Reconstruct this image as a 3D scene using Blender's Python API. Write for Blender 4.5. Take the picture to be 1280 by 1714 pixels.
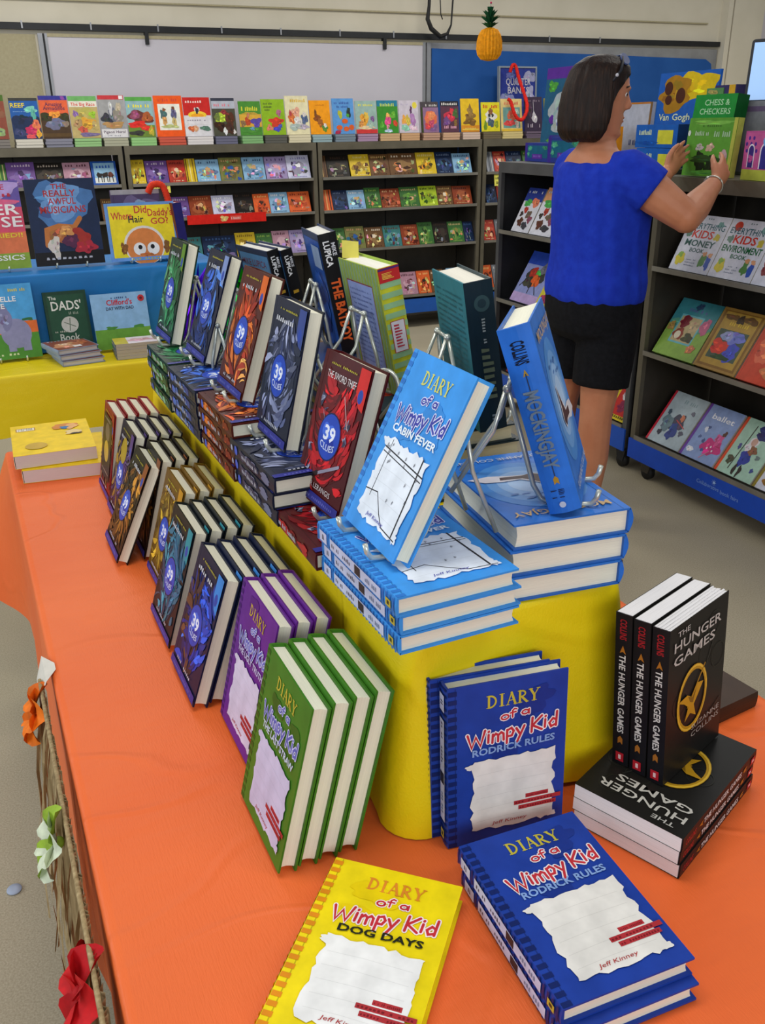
import bpy, bmesh, math, random
from mathutils import Vector, Matrix, Quaternion

for o in list(bpy.data.objects):
    bpy.data.objects.remove(o)
SC = bpy.context.scene
COL = SC.collection
R = math.radians

# ------------------------------------------------------------------ camera
def lin(c):
    if isinstance(c, str):
        c = tuple(int(c[i:i + 2], 16) for i in (0, 2, 4))
    f = lambda v: v / 12.92 if v <= .04045 else ((v + .055) / 1.055) ** 2.4
    return tuple(f(v / 255.) for v in c)

CAM_H, CAM_P, CAM_R, CAM_F = 1.5146, .41, -.0131, 1483.6
cd = bpy.data.cameras.new('camera')
cam = bpy.data.objects.new('camera', cd)
COL.objects.link(cam)
_fw = Vector((0, math.cos(CAM_P), -math.sin(CAM_P)))
_up = Vector((0, math.sin(CAM_P), math.cos(CAM_P)))
_rt = Vector((1, 0, 0))
_c, _s = math.cos(CAM_R), math.sin(CAM_R)
_r2 = _c * _rt + _s * _up
_u2 = -_s * _rt + _c * _up
cm = Matrix((_r2, _u2, -_fw)).transposed().to_4x4()
cm.translation = Vector((0, 0, CAM_H))
cam.matrix_world = cm
cd.sensor_fit = 'VERTICAL'
cd.sensor_height = 24.
cd.lens = 24. * CAM_F / 1714.
cd.clip_start = .05
cd.clip_end = 60
SC.camera = cam

# ------------------------------------------------------------------ light
SC.view_settings.view_transform = 'Standard'
SC.view_settings.look = 'None'
SC.view_settings.gamma = 1
SC.view_settings.use_curve_mapping = False
SC.view_settings.exposure = -.16
wd = bpy.data.worlds.new('world')
SC.world = wd
wd.use_nodes = True
wd.node_tree.nodes['Background'].inputs[0].default_value = (.82, .88, 1., 1)
wd.node_tree.nodes['Background'].inputs[1].default_value = .34

def area(name, loc, target, sx, sy, power, color):
    d = bpy.data.lights.new(name, 'AREA')
    d.shape = 'RECTANGLE'
    d.size, d.size_y, d.energy, d.color = sx, sy, power, color
    o = bpy.data.objects.new(name, d)
    o.location = loc
    o.rotation_euler = (Vector(target) - Vector(loc)).to_track_quat('-Z', 'Y').to_euler()
    COL.objects.link(o)
    return o

# daylight from the windows on the left side of the room; fill lamp added behind the photographer
area('window_and_fill_light', (-4.3, 0.6, 2.0), (0.2, 2.0, .9), 4.5, 1.7, 95, (.90, .95, 1.))
area('window_and_fill_light', (.9, -2.6, 2.2), (.3, 1.2, .8), 3.0, 1.5, 70, (.95, .97, 1.))  # added fill, brightens page edges that face the camera
area('window_and_fill_light', (-5.2, 5.0, 2.0), (2.0, 5.5, 1.0), 3.5, 1.6, 26, (.92, .96, 1.))
# fluorescent ceiling troffers; those near the back wall are added to brighten it
for lx, ly, pw in ((-.3, .9, 22), (1.4, .4, 12), (-1.4, 3.4, 20), (1.7, 3.9, 14), (-1.6, 5.3, 33), (.9, 6.2, 33), (3.2, 6.9, 28)):
    area('ceiling_light', (lx, ly, 3.0), (lx, ly, 0), 1.2, .5, pw, (1., .96, .88))

# ------------------------------------------------------------------ materials
MATS = {}
def nodemat(name, rough=.5, metal=0., spec=.5):
    m = bpy.data.materials.new(name)
    m.use_nodes = True
    nt = m.node_tree
    b = nt.nodes['Principled BSDF']
    b.inputs['Roughness'].default_value = rough
    b.inputs['Metallic'].default_value = metal
    b.inputs['Specular IOR Level'].default_value = spec
    MATS[name] = m
    return m, nt, b

def coords(nt, scale=(1, 1, 1), kind='Object'):
    tc = nt.nodes.new('ShaderNodeTexCoord')
    mp = nt.nodes.new('ShaderNodeMapping')
    mp.inputs['Scale'].default_value = scale
    nt.links.new(tc.outputs[kind], mp.inputs['Vector'])
    return mp.outputs['Vector']

def noise(nt, vec, scale, detail=3., rough=.55):
    n = nt.nodes.new('ShaderNodeTexNoise')
    n.inputs['Scale'].default_value = scale
    n.inputs['Detail'].default_value = detail
    n.inputs['Roughness'].default_value = rough
    nt.links.new(vec, n.inputs['Vector'])
    return n.outputs['Fac']

def ramp(nt, fac, stops):
    r = nt.nodes.new('ShaderNodeValToRGB')
    el = r.color_ramp.elements
    while len(el) < len(stops):
        el.new(.5)
    for e, (p, c) in zip(el, stops):
        e.position = p
        e.color = (*lin(c), 1)
    nt.links.new(fac, r.inputs['Fac'])
    return r.outputs['Color']

def bump(nt, b, h, strength, dist=.002):
    bp = nt.nodes.new('ShaderNodeBump')
    bp.inputs['Strength'].default_value = strength
    bp.inputs['Distance'].default_value = dist
    nt.links.new(h, bp.inputs['Height'])
    nt.links.new(bp.outputs['Normal'], b.inputs['Normal'])

def attr_mat(name, rough, spec=.5, metal=0., var=.10, scale=40., vscale=(1, 1, 1), bmp=0.):
    """printed / painted surface: the piece's own colour times a faint procedural mottling"""
    m, nt, b = nodemat(name, rough, metal, spec)
    a = nt.nodes.new('ShaderNodeAttribute')
    a.attribute_name = 'Col'
    n = noise(nt, coords(nt, vscale), scale)
    mr = nt.nodes.new('ShaderNodeMapRange')
    mr.inputs['From Min'].default_value = .3
    mr.inputs['From Max'].default_value = .7
    mr.inputs['To Min'].default_value = 1. - var
    mr.inputs['To Max'].default_value = 1. + var * .5
    nt.links.new(n, mr.inputs['Value'])
    mx = nt.nodes.new('ShaderNodeVectorMath')
    mx.operation = 'SCALE'
    nt.links.new(a.outputs['Color'], mx.inputs[0])
    nt.links.new(mr.outputs['Result'], mx.inputs['Scale'])
    nt.links.new(mx.outputs['Vector'], b.inputs['Base Color'])
    if bmp:
        bump(nt, b, n, bmp)
    return m

def tex_mat(name, stops, scale, rough=.5, metal=0., spec=.4, vscale=(1, 1, 1), bmp=0., dist=.002, kind='Object', detail=4.):
    m, nt, b = nodemat(name, rough, metal, spec)
    n = noise(nt, coords(nt, vscale, kind), scale, detail)
    nt.links.new(ramp(nt, n, stops), b.inputs['Base Color'])
    if bmp:
        bump(nt, b, n, bmp, dist)
    return m

attr_mat('print_gloss', .38, .16, var=.14, scale=34)
attr_mat('print_matte', .6, .3, var=.12, scale=30)
attr_mat('pages', .85, .1, var=.10, scale=1., vscale=(30, 8, 2600))
attr_mat('paint', .5, .35, var=.10, scale=14)
attr_mat('foil', .2, .5, metal=1., var=.3, scale=30)
attr_mat('petal', .65, .2, var=.25, scale=60)
tex_mat('wire', [(.3, 'b4b8ae'), (.7, 'd8dccf')], 30, .3, .55)
tex_mat('wire_grey', [(.3, '868e90'), (.7, 'a4acac')], 30, .3, .6)
tex_mat('case_metal', [(.3, '3e3a32'), (.7, '4e4940')], 5, .48, .25, .4)
tex_mat('case_trim', [(.3, '5c5749'), (.7, '6e6858')], 7, .45, .3, .4)
tex_mat('case_lip', [(.3, '77736a'), (.7, '8a867b')], 9, .4, .35, .4)
tex_mat('case_edge', [(.3, '4c4d4e'), (.7, '5c5d5e')], 6, .45, .3, .4)
tex_mat('case_dark', [(.3, '26272b'), (.7, '323337')], 6, .5, .3, .4)
tex_mat('rubber', [(.3, '121212'), (.7, '1e1e1e')], 20, .6)
tex_mat('wall_paint', [(.3, 'cdc6b2'), (.7, 'd6cfbc')], 3, .8, spec=.2, bmp=.06)
tex_mat('wall_panel', [(.3, 'a59c7d'), (.7, 'b0a788')], 60, .8, spec=.2, bmp=.05)
tex_mat('whiteboard', [(.3, 'c2bec6'), (.7, 'cac6cd')], 2, .45, spec=.4)
tex_mat('blue_paper', [(.3, '1c4f94'), (.7, '2559a0')], 4, .7, spec=.2, bmp=.1, dist=.01)
tex_mat('alu', [(.3, '8d8f93'), (.7, 'a0a2a6')], 8, .4, .5)
tex_mat('black_rail', [(.3, '101214'), (.7, '1c1e22')], 10, .5)
tex_mat('hair', [(.25, '120a07'), (.55, '24150d'), (.8, '3a2416')], 12, .5, spec=.22, vscale=(9, 9, 1.2), bmp=.7, dist=.006)
tex_mat('skin', [(.3, 'b87654'), (.7, 'c48462')], 12, .5, spec=.35)
tex_mat('shirt', [(.3, '162fa8'), (.7, '1d3bba')], 30, .8, spec=.15, bmp=.3)
tex_mat('shorts', [(.3, '0c0d10'), (.7, '15161a')], 60, .85, spec=.15, bmp=.3)
tex_mat('raffia', [(.25, '7c6844'), (.55, 'a8926a'), (.8, 'c6b288')], 8, .7, spec=.2, vscale=(20, 20, 1))
tex_mat('screen_face', [(.3, '8fb2e0'), (.7, '9cbce6')], 2, .25)

def cloth_mat(name, a, b_, rough=.5):
    m, nt, b = nodemat(name, rough, 0, .3)
    v = coords(nt)
    n1 = noise(nt, v, 3., 4.)
    nt.links.new(ramp(nt, n1, [(.3, a), (.7, b_)]), b.inputs['Base Color'])
    v2 = coords(nt, (420, 60, 300))
    n2 = noise(nt, v2, 1., 2.)
    n3 = noise(nt, coords(nt, (5, 14, 9)), 1., 3.)
    # sharp fold lines where the sheet was creased
    n4 = noise(nt, coords(nt, (1.6, 2.6, 1.6)), 1.5, 1.5)
    sb = nt.nodes.new('ShaderNodeMath'); sb.operation = 'SUBTRACT'; sb.inputs[1].default_value = .5
    nt.links.new(n4, sb.inputs[0])
    ab = nt.nodes.new('ShaderNodeMath'); ab.operation = 'ABSOLUTE'
    nt.links.new(sb.outputs[0], ab.inputs[0])
    mr = nt.nodes.new('ShaderNodeMapRange'); mr.interpolation_type = 'SMOOTHSTEP'
    mr.inputs['From Min'].default_value = 0.; mr.inputs['From Max'].default_value = .022
    mr.inputs['To Min'].default_value = .30; mr.inputs['To Max'].default_value = 0.
    nt.links.new(ab.outputs[0], mr.inputs['Value'])
    a2 = nt.nodes.new('ShaderNodeMath'); a2.operation = 'ADD'
    nt.links.new(n3, a2.inputs[0]); nt.links.new(mr.outputs['Result'], a2.inputs[1])
    n3 = a2.outputs[0]
    ad = nt.nodes.new('ShaderNodeMath')
    ad.operation = 'MULTIPLY_ADD'
    nt.links.new(n2, ad.inputs[0])
    ad.inputs[1].default_value = .12
    nt.links.new(n3, ad.inputs[2])
    bump(nt, b, ad.outputs[0], .35, .012)
    return m
cloth_mat('orange_cloth', 'e6662c', 'ec7034')
cloth_mat('yellow_cloth', 'dfc408', 'e8d012', .42)
cloth_mat('blue_cloth', '0f6cb0', '1478bc')

# the screen of the monitor gives off its own light
m, nt, b = nodemat('screen', .7, 0, .05)
b.inputs['Base Color'].default_value = (*lin('8fb2e0'), 1)
nn = noise(nt, coords(nt), 1.5)
nt.links.new(ramp(nt, nn, [(.3, '9ebfe8'), (.7, 'b4d0f2')]), b.inputs['Emission Color'])
b.inputs['Emission Strength'].default_value = .75

# floor: speckled vinyl / low carpet
m, nt, b = nodemat('floor_vinyl', .55, 0, .25)
v = coords(nt)
n1 = noise(nt, v, 260., 2.)
n2 = noise(nt, v, 1.3, 3.)
c1 = ramp(nt, n1, [(.3, 'a39981'), (.7, 'c0b69e')])
mx = nt.nodes.new('ShaderNodeMix')
mx.data_type = 'RGBA'
mx.blend_type = 'MULTIPLY'
mx.inputs[0].default_value = .5
nt.links.new(c1, mx.inputs[6])
nt.links.new(ramp(nt, n2, [(.3, 'd2d0c8'), (.7, 'ffffff')]), mx.inputs[7])
nt.links.new(mx.outputs[2], b.inputs['Base Color'])

# ------------------------------------------------------------------ mesh helper
class MB:
    """collects coloured faces, links them as ONE mesh object"""
    def __init__(self):
        self.v, self.f, self.c, self.m, self.s, self.mats = [], [], [], [], [], []
    def mi(self, mat):
        if mat not in self.mats:
            self.mats.append(mat)
        return self.mats.index(mat)
    def face(self, pts, col='808080', mat='paint', smooth=False):
        i = len(self.v)
        self.v += [tuple(p) for p in pts]
        self.f.append(tuple(range(i, i + len(pts))))
        self.c.append(lin(col)); self.m.append(self.mi(mat)); self.s.append(smooth)
    def mesh(self, verts, faces, col='808080', mat='paint', smooth=False):
        i = len(self.v)
        self.v += [tuple(p) for p in verts]
        lc, k = lin(col), self.mi(mat)
        for f in faces:
            self.f.append(tuple(j + i for j in f))
            self.c.append(lc); self.m.append(k); self.s.append(smooth)
    def box(self, a, b, col='808080', mat='paint', M=None):
        (x0, y0, z0), (x1, y1, z1) = a, b
        P = [(x0, y0, z0), (x1, y0, z0), (x1, y1, z0), (x0, y1, z0), (x0, y0, z1), (x1, y0, z1), (x1, y1, z1), (x0, y1, z1)]
        if M is not None:
            P = [M @ Vector(p) for p in P]
        self.mesh(P, [(3, 2, 1, 0), (4, 5, 6, 7), (0, 1, 5, 4), (1, 2, 6, 5), (2, 3, 7, 6), (3, 0, 4, 7)], col, mat)
    def rbox(self, a, b, r, col='808080', mat='paint', M=None, n=3):
        """box with rounded vertical (z) edges"""
        (x0, y0, z0), (x1, y1, z1) = a, b
        L = []
        for cx, cy, a0 in ((x1 - r, y1 - r, 0), (x0 + r, y1 - r, 90), (x0 + r, y0 + r, 180), (x1 - r, y0 + r, 270)):
            for k in range(n + 1):
                t = R(a0 + 90. * k / n)
                L.append((cx + r * math.cos(t), cy + r * math.sin(t)))
        N = len(L)
        P = [(x, y, z0) for x, y in L] + [(x, y, z1) for x, y in L]
        if M is not None:
            P = [M @ Vector(p) for p in P]
        F = [tuple(range(N))[::-1], tuple(range(N, 2 * N))]
        F += [(i, (i + 1) % N, N + (i + 1) % N, N + i) for i in range(N)]
        self.mesh(P, F, col, mat)
    def loft(self, rings, col='808080', mat='paint', smooth=True, cap=True, closed=True):
        N = len(rings[0])
        V = [p for r in rings for p in r]
        F = []
        for i in range(len(rings) - 1):
            for j in range(N if closed else N - 1):
                k = (j + 1) % N
                F.append((i * N + j, i * N + k, (i + 1) * N + k, (i + 1) * N + j))
        if cap:
            F.append(tuple(range(N))[::-1])
            F.append(tuple(range((len(rings) - 1) * N, len(rings) * N)))
        self.mesh(V, F, col, mat, smooth)
    def tube(self, pts, r, col='808080', mat='paint', n=8, cap=True):
        pts = [Vector(p) for p in pts]
        rad = r if isinstance(r, (list, tuple)) else [r] * len(pts)
        rings, ref = [], None
        for i, p in enumerate(pts):
            d = (pts[min(i + 1, len(pts) - 1)] - pts[max(i - 1, 0)]).normalized()
            if ref is None:
                ref = Vector((0, 0, 1)) if abs(d.z) < .9 else Vector((1, 0, 0))
            u = (ref - d * ref.dot(d)).normalized()
            w = d.cross(u)
            ref = u
            rings.append([p + rad[i] * (math.cos(2 * math.pi * k / n) * u + math.sin(2 * math.pi * k / n) * w) for k in range(n)])
        self.loft(rings, col, mat, True, cap)
    def ball(self, c, r, col='808080', mat='paint', n=10, M=None):
        rx, ry, rz = r if isinstance(r, (tuple, list)) else (r, r, r)
        V, F = [], []
        for i in range(n + 1):
            ph = math.pi * i / n
            for j in range(2 * n):
                th = math.pi * j / n
                p = Vector((rx * math.sin(ph) * math.cos(th), ry * math.sin(ph) * math.sin(th), rz * math.cos(ph)))
                if M is not None:
                    p = M @ p
                V.append(p + Vector(c))
        for i in range(n):
            for j in range(2 * n):
                k = (j + 1) % (2 * n)
                F.append((i * 2 * n + j, (i + 1) * 2 * n + j, (i + 1) * 2 * n + k, i * 2 * n + k))
        self.mesh(V, F, col, mat, True)
    def data(self, name):
        me = bpy.data.meshes.new(name)
        me.from_pydata(self.v, [], self.f)
        for k in self.mats:
            me.materials.append(MATS[k])
        me.polygons.foreach_set('material_index', self.m)
        me.polygons.foreach_set('use_smooth', self.s)
        a = me.color_attributes.new('Col', 'FLOAT_COLOR', 'CORNER')
        buf = []
        for f, c in zip(self.f, self.c):
            buf += [c[0], c[1], c[2], 1.] * len(f)
        a.data.foreach_set('color', buf)
        me.update()
        return me
    def build(self, name, parent=None, M=None):
        o = bpy.data.objects.new(name, self.data(name))
        COL.objects.link(o)
        if parent is not None:
            o.parent = parent
        if M is not None:
            o.matrix_world = M if parent is None else o.matrix_world
            if parent is not None:
                o.matrix_basis = M
        return o

def tag(o, label=None, cat=None, group=None, kind=None):
    if label: o['label'] = label
    if cat: o['category'] = cat
    if group: o['group'] = group
    if kind: o['kind'] = kind
    return o

def thing(name, label, cat, M=None, group=None):
    o = bpy.data.objects.new(name, None)
    o.empty_display_size = .02
    COL.objects.link(o)
    if M is not None:
        o.matrix_world = M
    return tag(o, label, cat, group)

def struct(o):
    o['kind'] = 'structure'
    return o

CHILD = {}
def kids(o):
    return [c for c in o.children]

def dup(o, M, label, group=None):
    """copy of a thing with copies of its parts and sub-parts (mesh data shared)"""
    r = o.copy(); COL.objects.link(r)
    r.matrix_world = M
    r['label'] = label
    if group: r['group'] = group
    for ch in list(o.children):
        c = ch.copy(); COL.objects.link(c); c.parent = r
        for g in list(ch.children):
            d = g.copy(); COL.objects.link(d); d.parent = c
    return r

# ------------------------------------------------------------------ frames of the place
PT, PW, PR = R(24.5), R(22.8), R(-67.3)
def frame2(p):
    return Matrix.Rotation(p, 4, 'Z')
FT, FW, FR = frame2(PT), frame2(PW), frame2(PR)
def T(s, t, z): return FT @ Vector((s, t, z))
def W(s, t, z): return FW @ Vector((s, t, z))
RD0 = 2.553
def RR(r, m, z): return FR @ Vector((r, RD0 + m, z))   # along the right-hand cases, m metres behind their front

def basis(o, x, y):
    z = x.cross(y)
    M = Matrix((x, y, z)).transposed().to_4x4()
    M.translation = o
    return M

def stand(F, o, yaw, lean, t, roll=0.):
    """pose of an upright book: o = spine-side bottom corner of its FRONT cover (in frame F), yaw = way its width runs"""
    a, b, g = R(yaw), R(lean), R(roll)
    w = Vector((math.cos(a), math.sin(a), 0)); bk = Vector((-math.sin(a), math.cos(a), 0))
    u = math.cos(b) * Vector((0, 0, 1)) + math.sin(b) * bk
    w2 = math.cos(g) * w + math.sin(g) * u
    u2 = -math.sin(g) * w + math.cos(g) * u
    M = basis(Vector(o), w2, u2)
    M.translation = Vector(o) - t * w2.cross(u2)
    return F @ M

def flat(F, o, yaw):
    """pose of a book lying on its back: o = spine-bottom corner at the surface it lies on"""
    a = R(yaw)
    return F @ basis(Vector(o), Vector((math.cos(a), math.sin(a), 0)), Vector((-math.sin(a), math.cos(a), 0)))
# ------------------------------------------------------------------ flat artwork and lettering
_TX = {}
def text_geo(s, bold=0.):
    k = (s, bold)
    if k not in _TX:
        cu = bpy.data.curves.new('lettering', 'FONT')
        cu.body = s
        cu.size = 1.
        cu.resolution_u = 2
        cu.offset = bold
        ob = bpy.data.objects.new('lettering', cu)
        COL.objects.link(ob)
        me = bpy.data.meshes.new_from_object(ob)
        V = [(v.co.x, v.co.y) for v in me.vertices]
        F = [tuple(p.vertices) for p in me.polygons]
        bpy.data.objects.remove(ob); bpy.data.curves.remove(cu); bpy.data.meshes.remove(me)
        xs = [v[0] for v in V] or [0, 1]
        x0, x1 = min(xs), max(xs)
        _TX[k] = ([((x - x0), y / .73) for x, y in V], F, x1 - x0)
    return _TX[k]

def arc(cx, cy, rx, ry, a0, a1, n=10):
    return [(cx + rx * math.cos(R(a0 + (a1 - a0) * i / n)), cy + ry * math.sin(R(a0 + (a1 - a0) * i / n))) for i in range(n + 1)]

HAND = {  # hand-drawn capitals and small letters: (advance, strokes)
    'W': (1.15, [[(0, .95), (.25, 0), (.5, .7), (.78, 0), (1.05, 1)]]),
    'i': (.3, [[(.1, 0), (.12, .55)], [(.12, .74), (.14, .78)]]),
    'm': (.85, [[(.05, 0), (.08, .58)], [(.08, .4), (.25, .58), (.4, .45), (.4, 0)], [(.4, .42), (.58, .58), (.72, .45), (.74, 0)]]),
    'p': (.6, [[(.08, -.38), (.1, .55)], [(.1, .5), (.35, .6), (.5, .35), (.38, .06), (.1, .08)]]),
    'y': (.6, [[(.05, .58), (.28, .12)], [(.55, .62), (.12, -.4)]]),
    ' ': (.32, []),
    'K': (.8, [[(.08, 0), (.12, 1)], [(.7, .98), (.14, .45), (.72, 0)]]),
    'd': (.6, [[(.5, 0), (.54, 1)], [(.52, .42), (.3, .56), (.08, .3), (.2, .02), (.5, .12)]]),
    'o': (.6, [arc(.28, .29, .24, .28, 0, 360, 10)]),
    'f': (.45, [[(.18, 0), (.18, .8), (.3, .98), (.44, .9)], [(.02, .55), (.4, .58)]]),
    'a': (.6, [arc(.25, .28, .22, .26, 0, 360, 8), [(.5, .56), (.5, 0)]]),
}
class Art:
    """stack of flat coloured shapes in the plane of a cover (metres); later shapes lie a hair above"""
    def __init__(self, w, h, seed=1):
        self.w, self.h, self.it, self.rng = w, h, [], random.Random(seed)
    def poly(self, pts, col): self.it.append((list(pts), None, col)); return self
    def geo(self, V, F, col): self.it.append((V, F, col)); return self
    def rect(self, x0, y0, x1, y1, col): return self.poly([(x0, y0), (x1, y0), (x1, y1), (x0, y1)], col)
    def ell(self, cx, cy, rx, ry, col, n=24): return self.poly(arc(cx, cy, rx, ry, 0, 360 * (n - 1) / n, n - 1), col)
    def blob(self, cx, cy, rx, ry, col, n=26, k=.28):
        P = []; g = self.rng
        p = [g.uniform(0, 6.28) for _ in range(4)]; j = [g.randrange(2, 4), g.randrange(3, 6), g.randrange(5, 9)]
        for i in range(n):
            a = 2 * math.pi * i / n; q = 1 + k * (.55 * math.sin(j[0] * a + p[0]) + .45 * math.sin(j[1] * a + p[1]) + .3 * math.sin(j[2] * a + p[2]))
            P.append((cx + rx * q * math.cos(a), cy + ry * q * math.sin(a)))
        P = [(min(max(x, .0005), self.w - .0005), min(max(y, .0005), self.h - .0005)) for x, y in P]
        return self.poly(P, col)
    def torn(self, x0, y0, x1, y1, col, k=.02, n=14):
        P = []
        j = lambda: self.rng.uniform(-k, k) * self.w
        for i in range(n): P.append((x0 + (x1 - x0) * i / n + j(), y0 + j()))
        for i in range(n): P.append((x1 + j(), y0 + (y1 - y0) * i / n + j()))
        for i in range(n): P.append((x1 - (x1 - x0) * i / n + j(), y1 + j()))
        for i in range(n): P.append((x0 + j(), y1 - (y1 - y0) * i / n + j()))
        return self.poly(P, col)
    def ring(self, cx, cy, r0, r1, col, a0=0, a1=360, n=28, sy=1.):
        V = arc(cx, cy, r0, r0 * sy, a0, a1, n) + arc(cx, cy, r1, r1 * sy, a0, a1, n)
        F = [(i, i + 1, n + 2 + i, n + 1 + i) for i in range(n)]
        return self.geo(V, [f[::-1] for f in F], col)
    def stroke(self, pts, wd, col):
        """mitred ribbon with rounded ends, no overlapping pieces"""
        n = len(pts); D = []
        for i in range(n - 1):
            dx, dy = pts[i + 1][0] - pts[i][0], pts[i + 1][1] - pts[i][1]
            q = math.hypot(dx, dy) or 1e-9
            D.append((dx / q, dy / q))
        r = wd / 2; V, F = [], []
        for i in range(n):
            a, b = D[max(i - 1, 0)], D[min(i, n - 2)]
            mx, my = a[0] + b[0], a[1] + b[1]
            q = math.hypot(mx, my)
            if q < 1e-6: mx, my, q = a[0], a[1], 1.
            mx, my = mx / q, my / q
            k = min(1.7, 1 / max(.35, mx * a[0] + my * a[1])) * r
            x, y = pts[i]
            V += [(x - my * -1 * -k, y - mx * k), (x - my * k, y + mx * k)] if False else [(x + my * k, y - mx * k), (x - my * k, y + mx * k)]
        for i in range(n - 1): F.append((2 * i, 2 * i + 2, 2 * i + 3, 2 * i + 1))
        closed = math.hypot(pts[0][0] - pts[-1][0], pts[0][1] - pts[-1][1]) < 1e-6
        if not closed:
            for (x, y), (dx, dy), i0, i1 in ((pts[0], (-D[0][0], -D[0][1]), 1, 0), (pts[-1], D[-1], 2 * n - 2, 2 * n - 1)):
                k = len(V)
                V += [(x + dx * r * .7 + dy * r * .7, y + dy * r * .7 - dx * r * .7), (x + dx * r, y + dy * r), (x + dx * r * .7 - dy * r * .7, y + dy * r * .7 + dx * r * .7)]
                F.append((i0, k, k + 1, k + 2, i1))
        return self.geo(V, F, col)
    def text(self, s, cx, cy, h, col, w=None, bold=.01, skew=0., align='c', tilt=0., arch=0.):
        V, F, tw = text_geo(s, bold)
        sx = h / .73 * .73 * 1.35 if w is None else w / tw
        Wd = tw * sx
        x0 = cx - Wd / 2 if align == 'c' else cx
        out = []
        for x, y in V:
            X, Y = x * sx + y * h * skew, y * h
            q = (X / Wd - .5)
            Y += tilt * X - arch * 4 * q * q
            out.append((x0 + X, cy + Y))
        return self.geo(out, F, col)
    def hand(self, s, cx, cy, h, col, w, wd, slope=0., edge=None, ew=1.8):
        adv = sum(HAND[c][0] for c in s)
        k = w / adv
        x = cx - w / 2
        S = []
        for i, c in enumerate(s):
            a, st = HAND[c]
            for p in st:
                S.append([(x + px * k, cy + py * h + slope * (x + px * k - cx) + (.06 * h if i % 2 else -.03 * h)) for px, py in p])
            x += a * k
        if edge:
            for p in S: self.stroke(p, wd * ew, edge)
        for p in S: self.stroke(p, wd, col)
        return self
    def serif(self, s, cx, cy, h, col, w):
        """roman capitals D I A R Y with thick and thin strokes"""
        n = len(s); k = w / (n * .92 - .22); x = cx - w / 2; t = .17 * h; th = .06 * h
        for c in s:
            u = lambda a, b: (x + a * k, cy + b * h)
            bar = lambda a, b, wd: self.poly([(u(a, b)[0] - wd * k / 2, u(a, b)[1] - th / 2), (u(a, b)[0] + wd * k / 2, u(a, b)[1] - th / 2), (u(a, b)[0] + wd * k / 2, u(a, b)[1] + th / 2), (u(a, b)[0] - wd * k / 2, u(a, b)[1] + th / 2)], col)
            line = lambda p, q, wd: self.stroke([u(*p), u(*q)], wd, col)
            if c == 'I':
                line((.25, .05), (.25, .95), t); bar(.25, .03, .4); bar(.25, .97, .4); x += .6 * k; continue
            if c == 'D':
                line((.15, .05), (.15, .95), t); self.stroke([u(a, b) for a, b in arc(.2, .5, .5, .46, -85, 85, 10)], t * .8, col)
                bar(.15, .03, .4); bar(.15, .97, .4)
            if c == 'A':
                line((.1, .03), (.4, .97), th * 1.3); line((.4, .97), (.72, .03), t); line((.22, .36), (.58, .36), th); bar(.1, .02, .3); bar(.74, .02, .34)
            if c == 'R':
                line((.15, .05), (.15, .95), t); self.stroke([u(a, b) for a, b in arc(.25, .72, .33, .23, -90, 90, 8)], t * .7, col)
                line((.3, .48), (.7, .03), t); bar(.15, .03, .36); bar(.12, .97, .3); bar(.74, .02, .26)
            if c == 'Y':
                line((.08, .95), (.38, .45), t); line((.7, .95), (.38, .45), th * 1.3); line((.38, .45), (.38, .05), t); bar(.38, .03, .4); bar(.08, .97, .34); bar(.7, .97, .3)
            x += .92 * k
        return self
    def squig(self, x0, x1, y, h, col, n=9):
        """lettering too small to read"""
        d = (x1 - x0) / n
        for i in range(n):
            if self.rng.random() < .14: continue
            hh = h * self.rng.uniform(.65, 1)
            xx = x0 + i * d
            self.poly([(xx, y), (xx + d * .62, y), (xx + d * .62 + self.rng.uniform(-.2, .1) * d, y + hh), (xx + self.rng.uniform(0, .2) * d, y + hh)], col)
        return self
    def put(self, mb, fn, eps=.00012, base=.0003, mat='print_gloss'):
        """fn(x, y, lift) -> 3-D point"""
        for i, (V, F, col) in enumerate(self.it):
            e = base + min(eps, .0016 / max(1, len(self.it))) * i
            P = [fn(x, y, e) for x, y in V]
            if F is None: mb.face(P, col, mat)
            else: mb.mesh(P, F, col, mat)

def spec_art(w, h, spec, seed=1):
    """compact notation for small covers: shapes parted by |, unit coordinates"""
    A = Art(w, h, seed)
    for it in spec.split('|'):
        q = it.split()
        if not q: continue
        k = q[0]
        if k == 't':
            A.text(q[1].replace('_', ' '), float(q[2]) * w, float(q[3]) * h, float(q[4]) * h, q[6], float(q[5]) * w, .015)
            continue
        v = [float(z) for z in q[1:-1]]; c = q[-1]
        if k == 'r': A.rect(v[0] * w, v[1] * h, v[2] * w, v[3] * h, c)
        if k == 'e': A.ell(v[0] * w, v[1] * h, v[2] * w, v[3] * h, c)
        if k == 'b':
            A.blob(v[0] * w, v[1] * h, v[2] * w, v[3] * h, c)
            if v[2] * v[3] > .004:      # daubs of neighbouring tints inside the shape
                for _ in range(7):
                    f = A.rng.uniform(.72, 1.3); aa, rr = A.rng.uniform(0, 6.28), A.rng.uniform(.1, .75)
                    A.blob((v[0] + v[2] * rr * math.cos(aa)) * w, (v[1] + v[3] * rr * math.sin(aa)) * h, v[2] * w * A.rng.uniform(.1, .3), v[3] * h * A.rng.uniform(.1, .32), hx([q_ * f + A.rng.uniform(-14, 14) for q_ in hexrgb(c)]), 12, .4)
        if k == 'q': A.squig(v[0] * w, v[1] * w, v[2] * h, v[3] * h, c)
        if k == 's': A.stroke([(v[i] * w, v[i + 1] * h) for i in range(0, len(v) - 1, 2)], v[-1] * w, c)
        if k == 'p': A.poly([(v[i] * w, v[i + 1] * h) for i in range(0, len(v) - 1, 2)], c)
    return A

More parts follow.
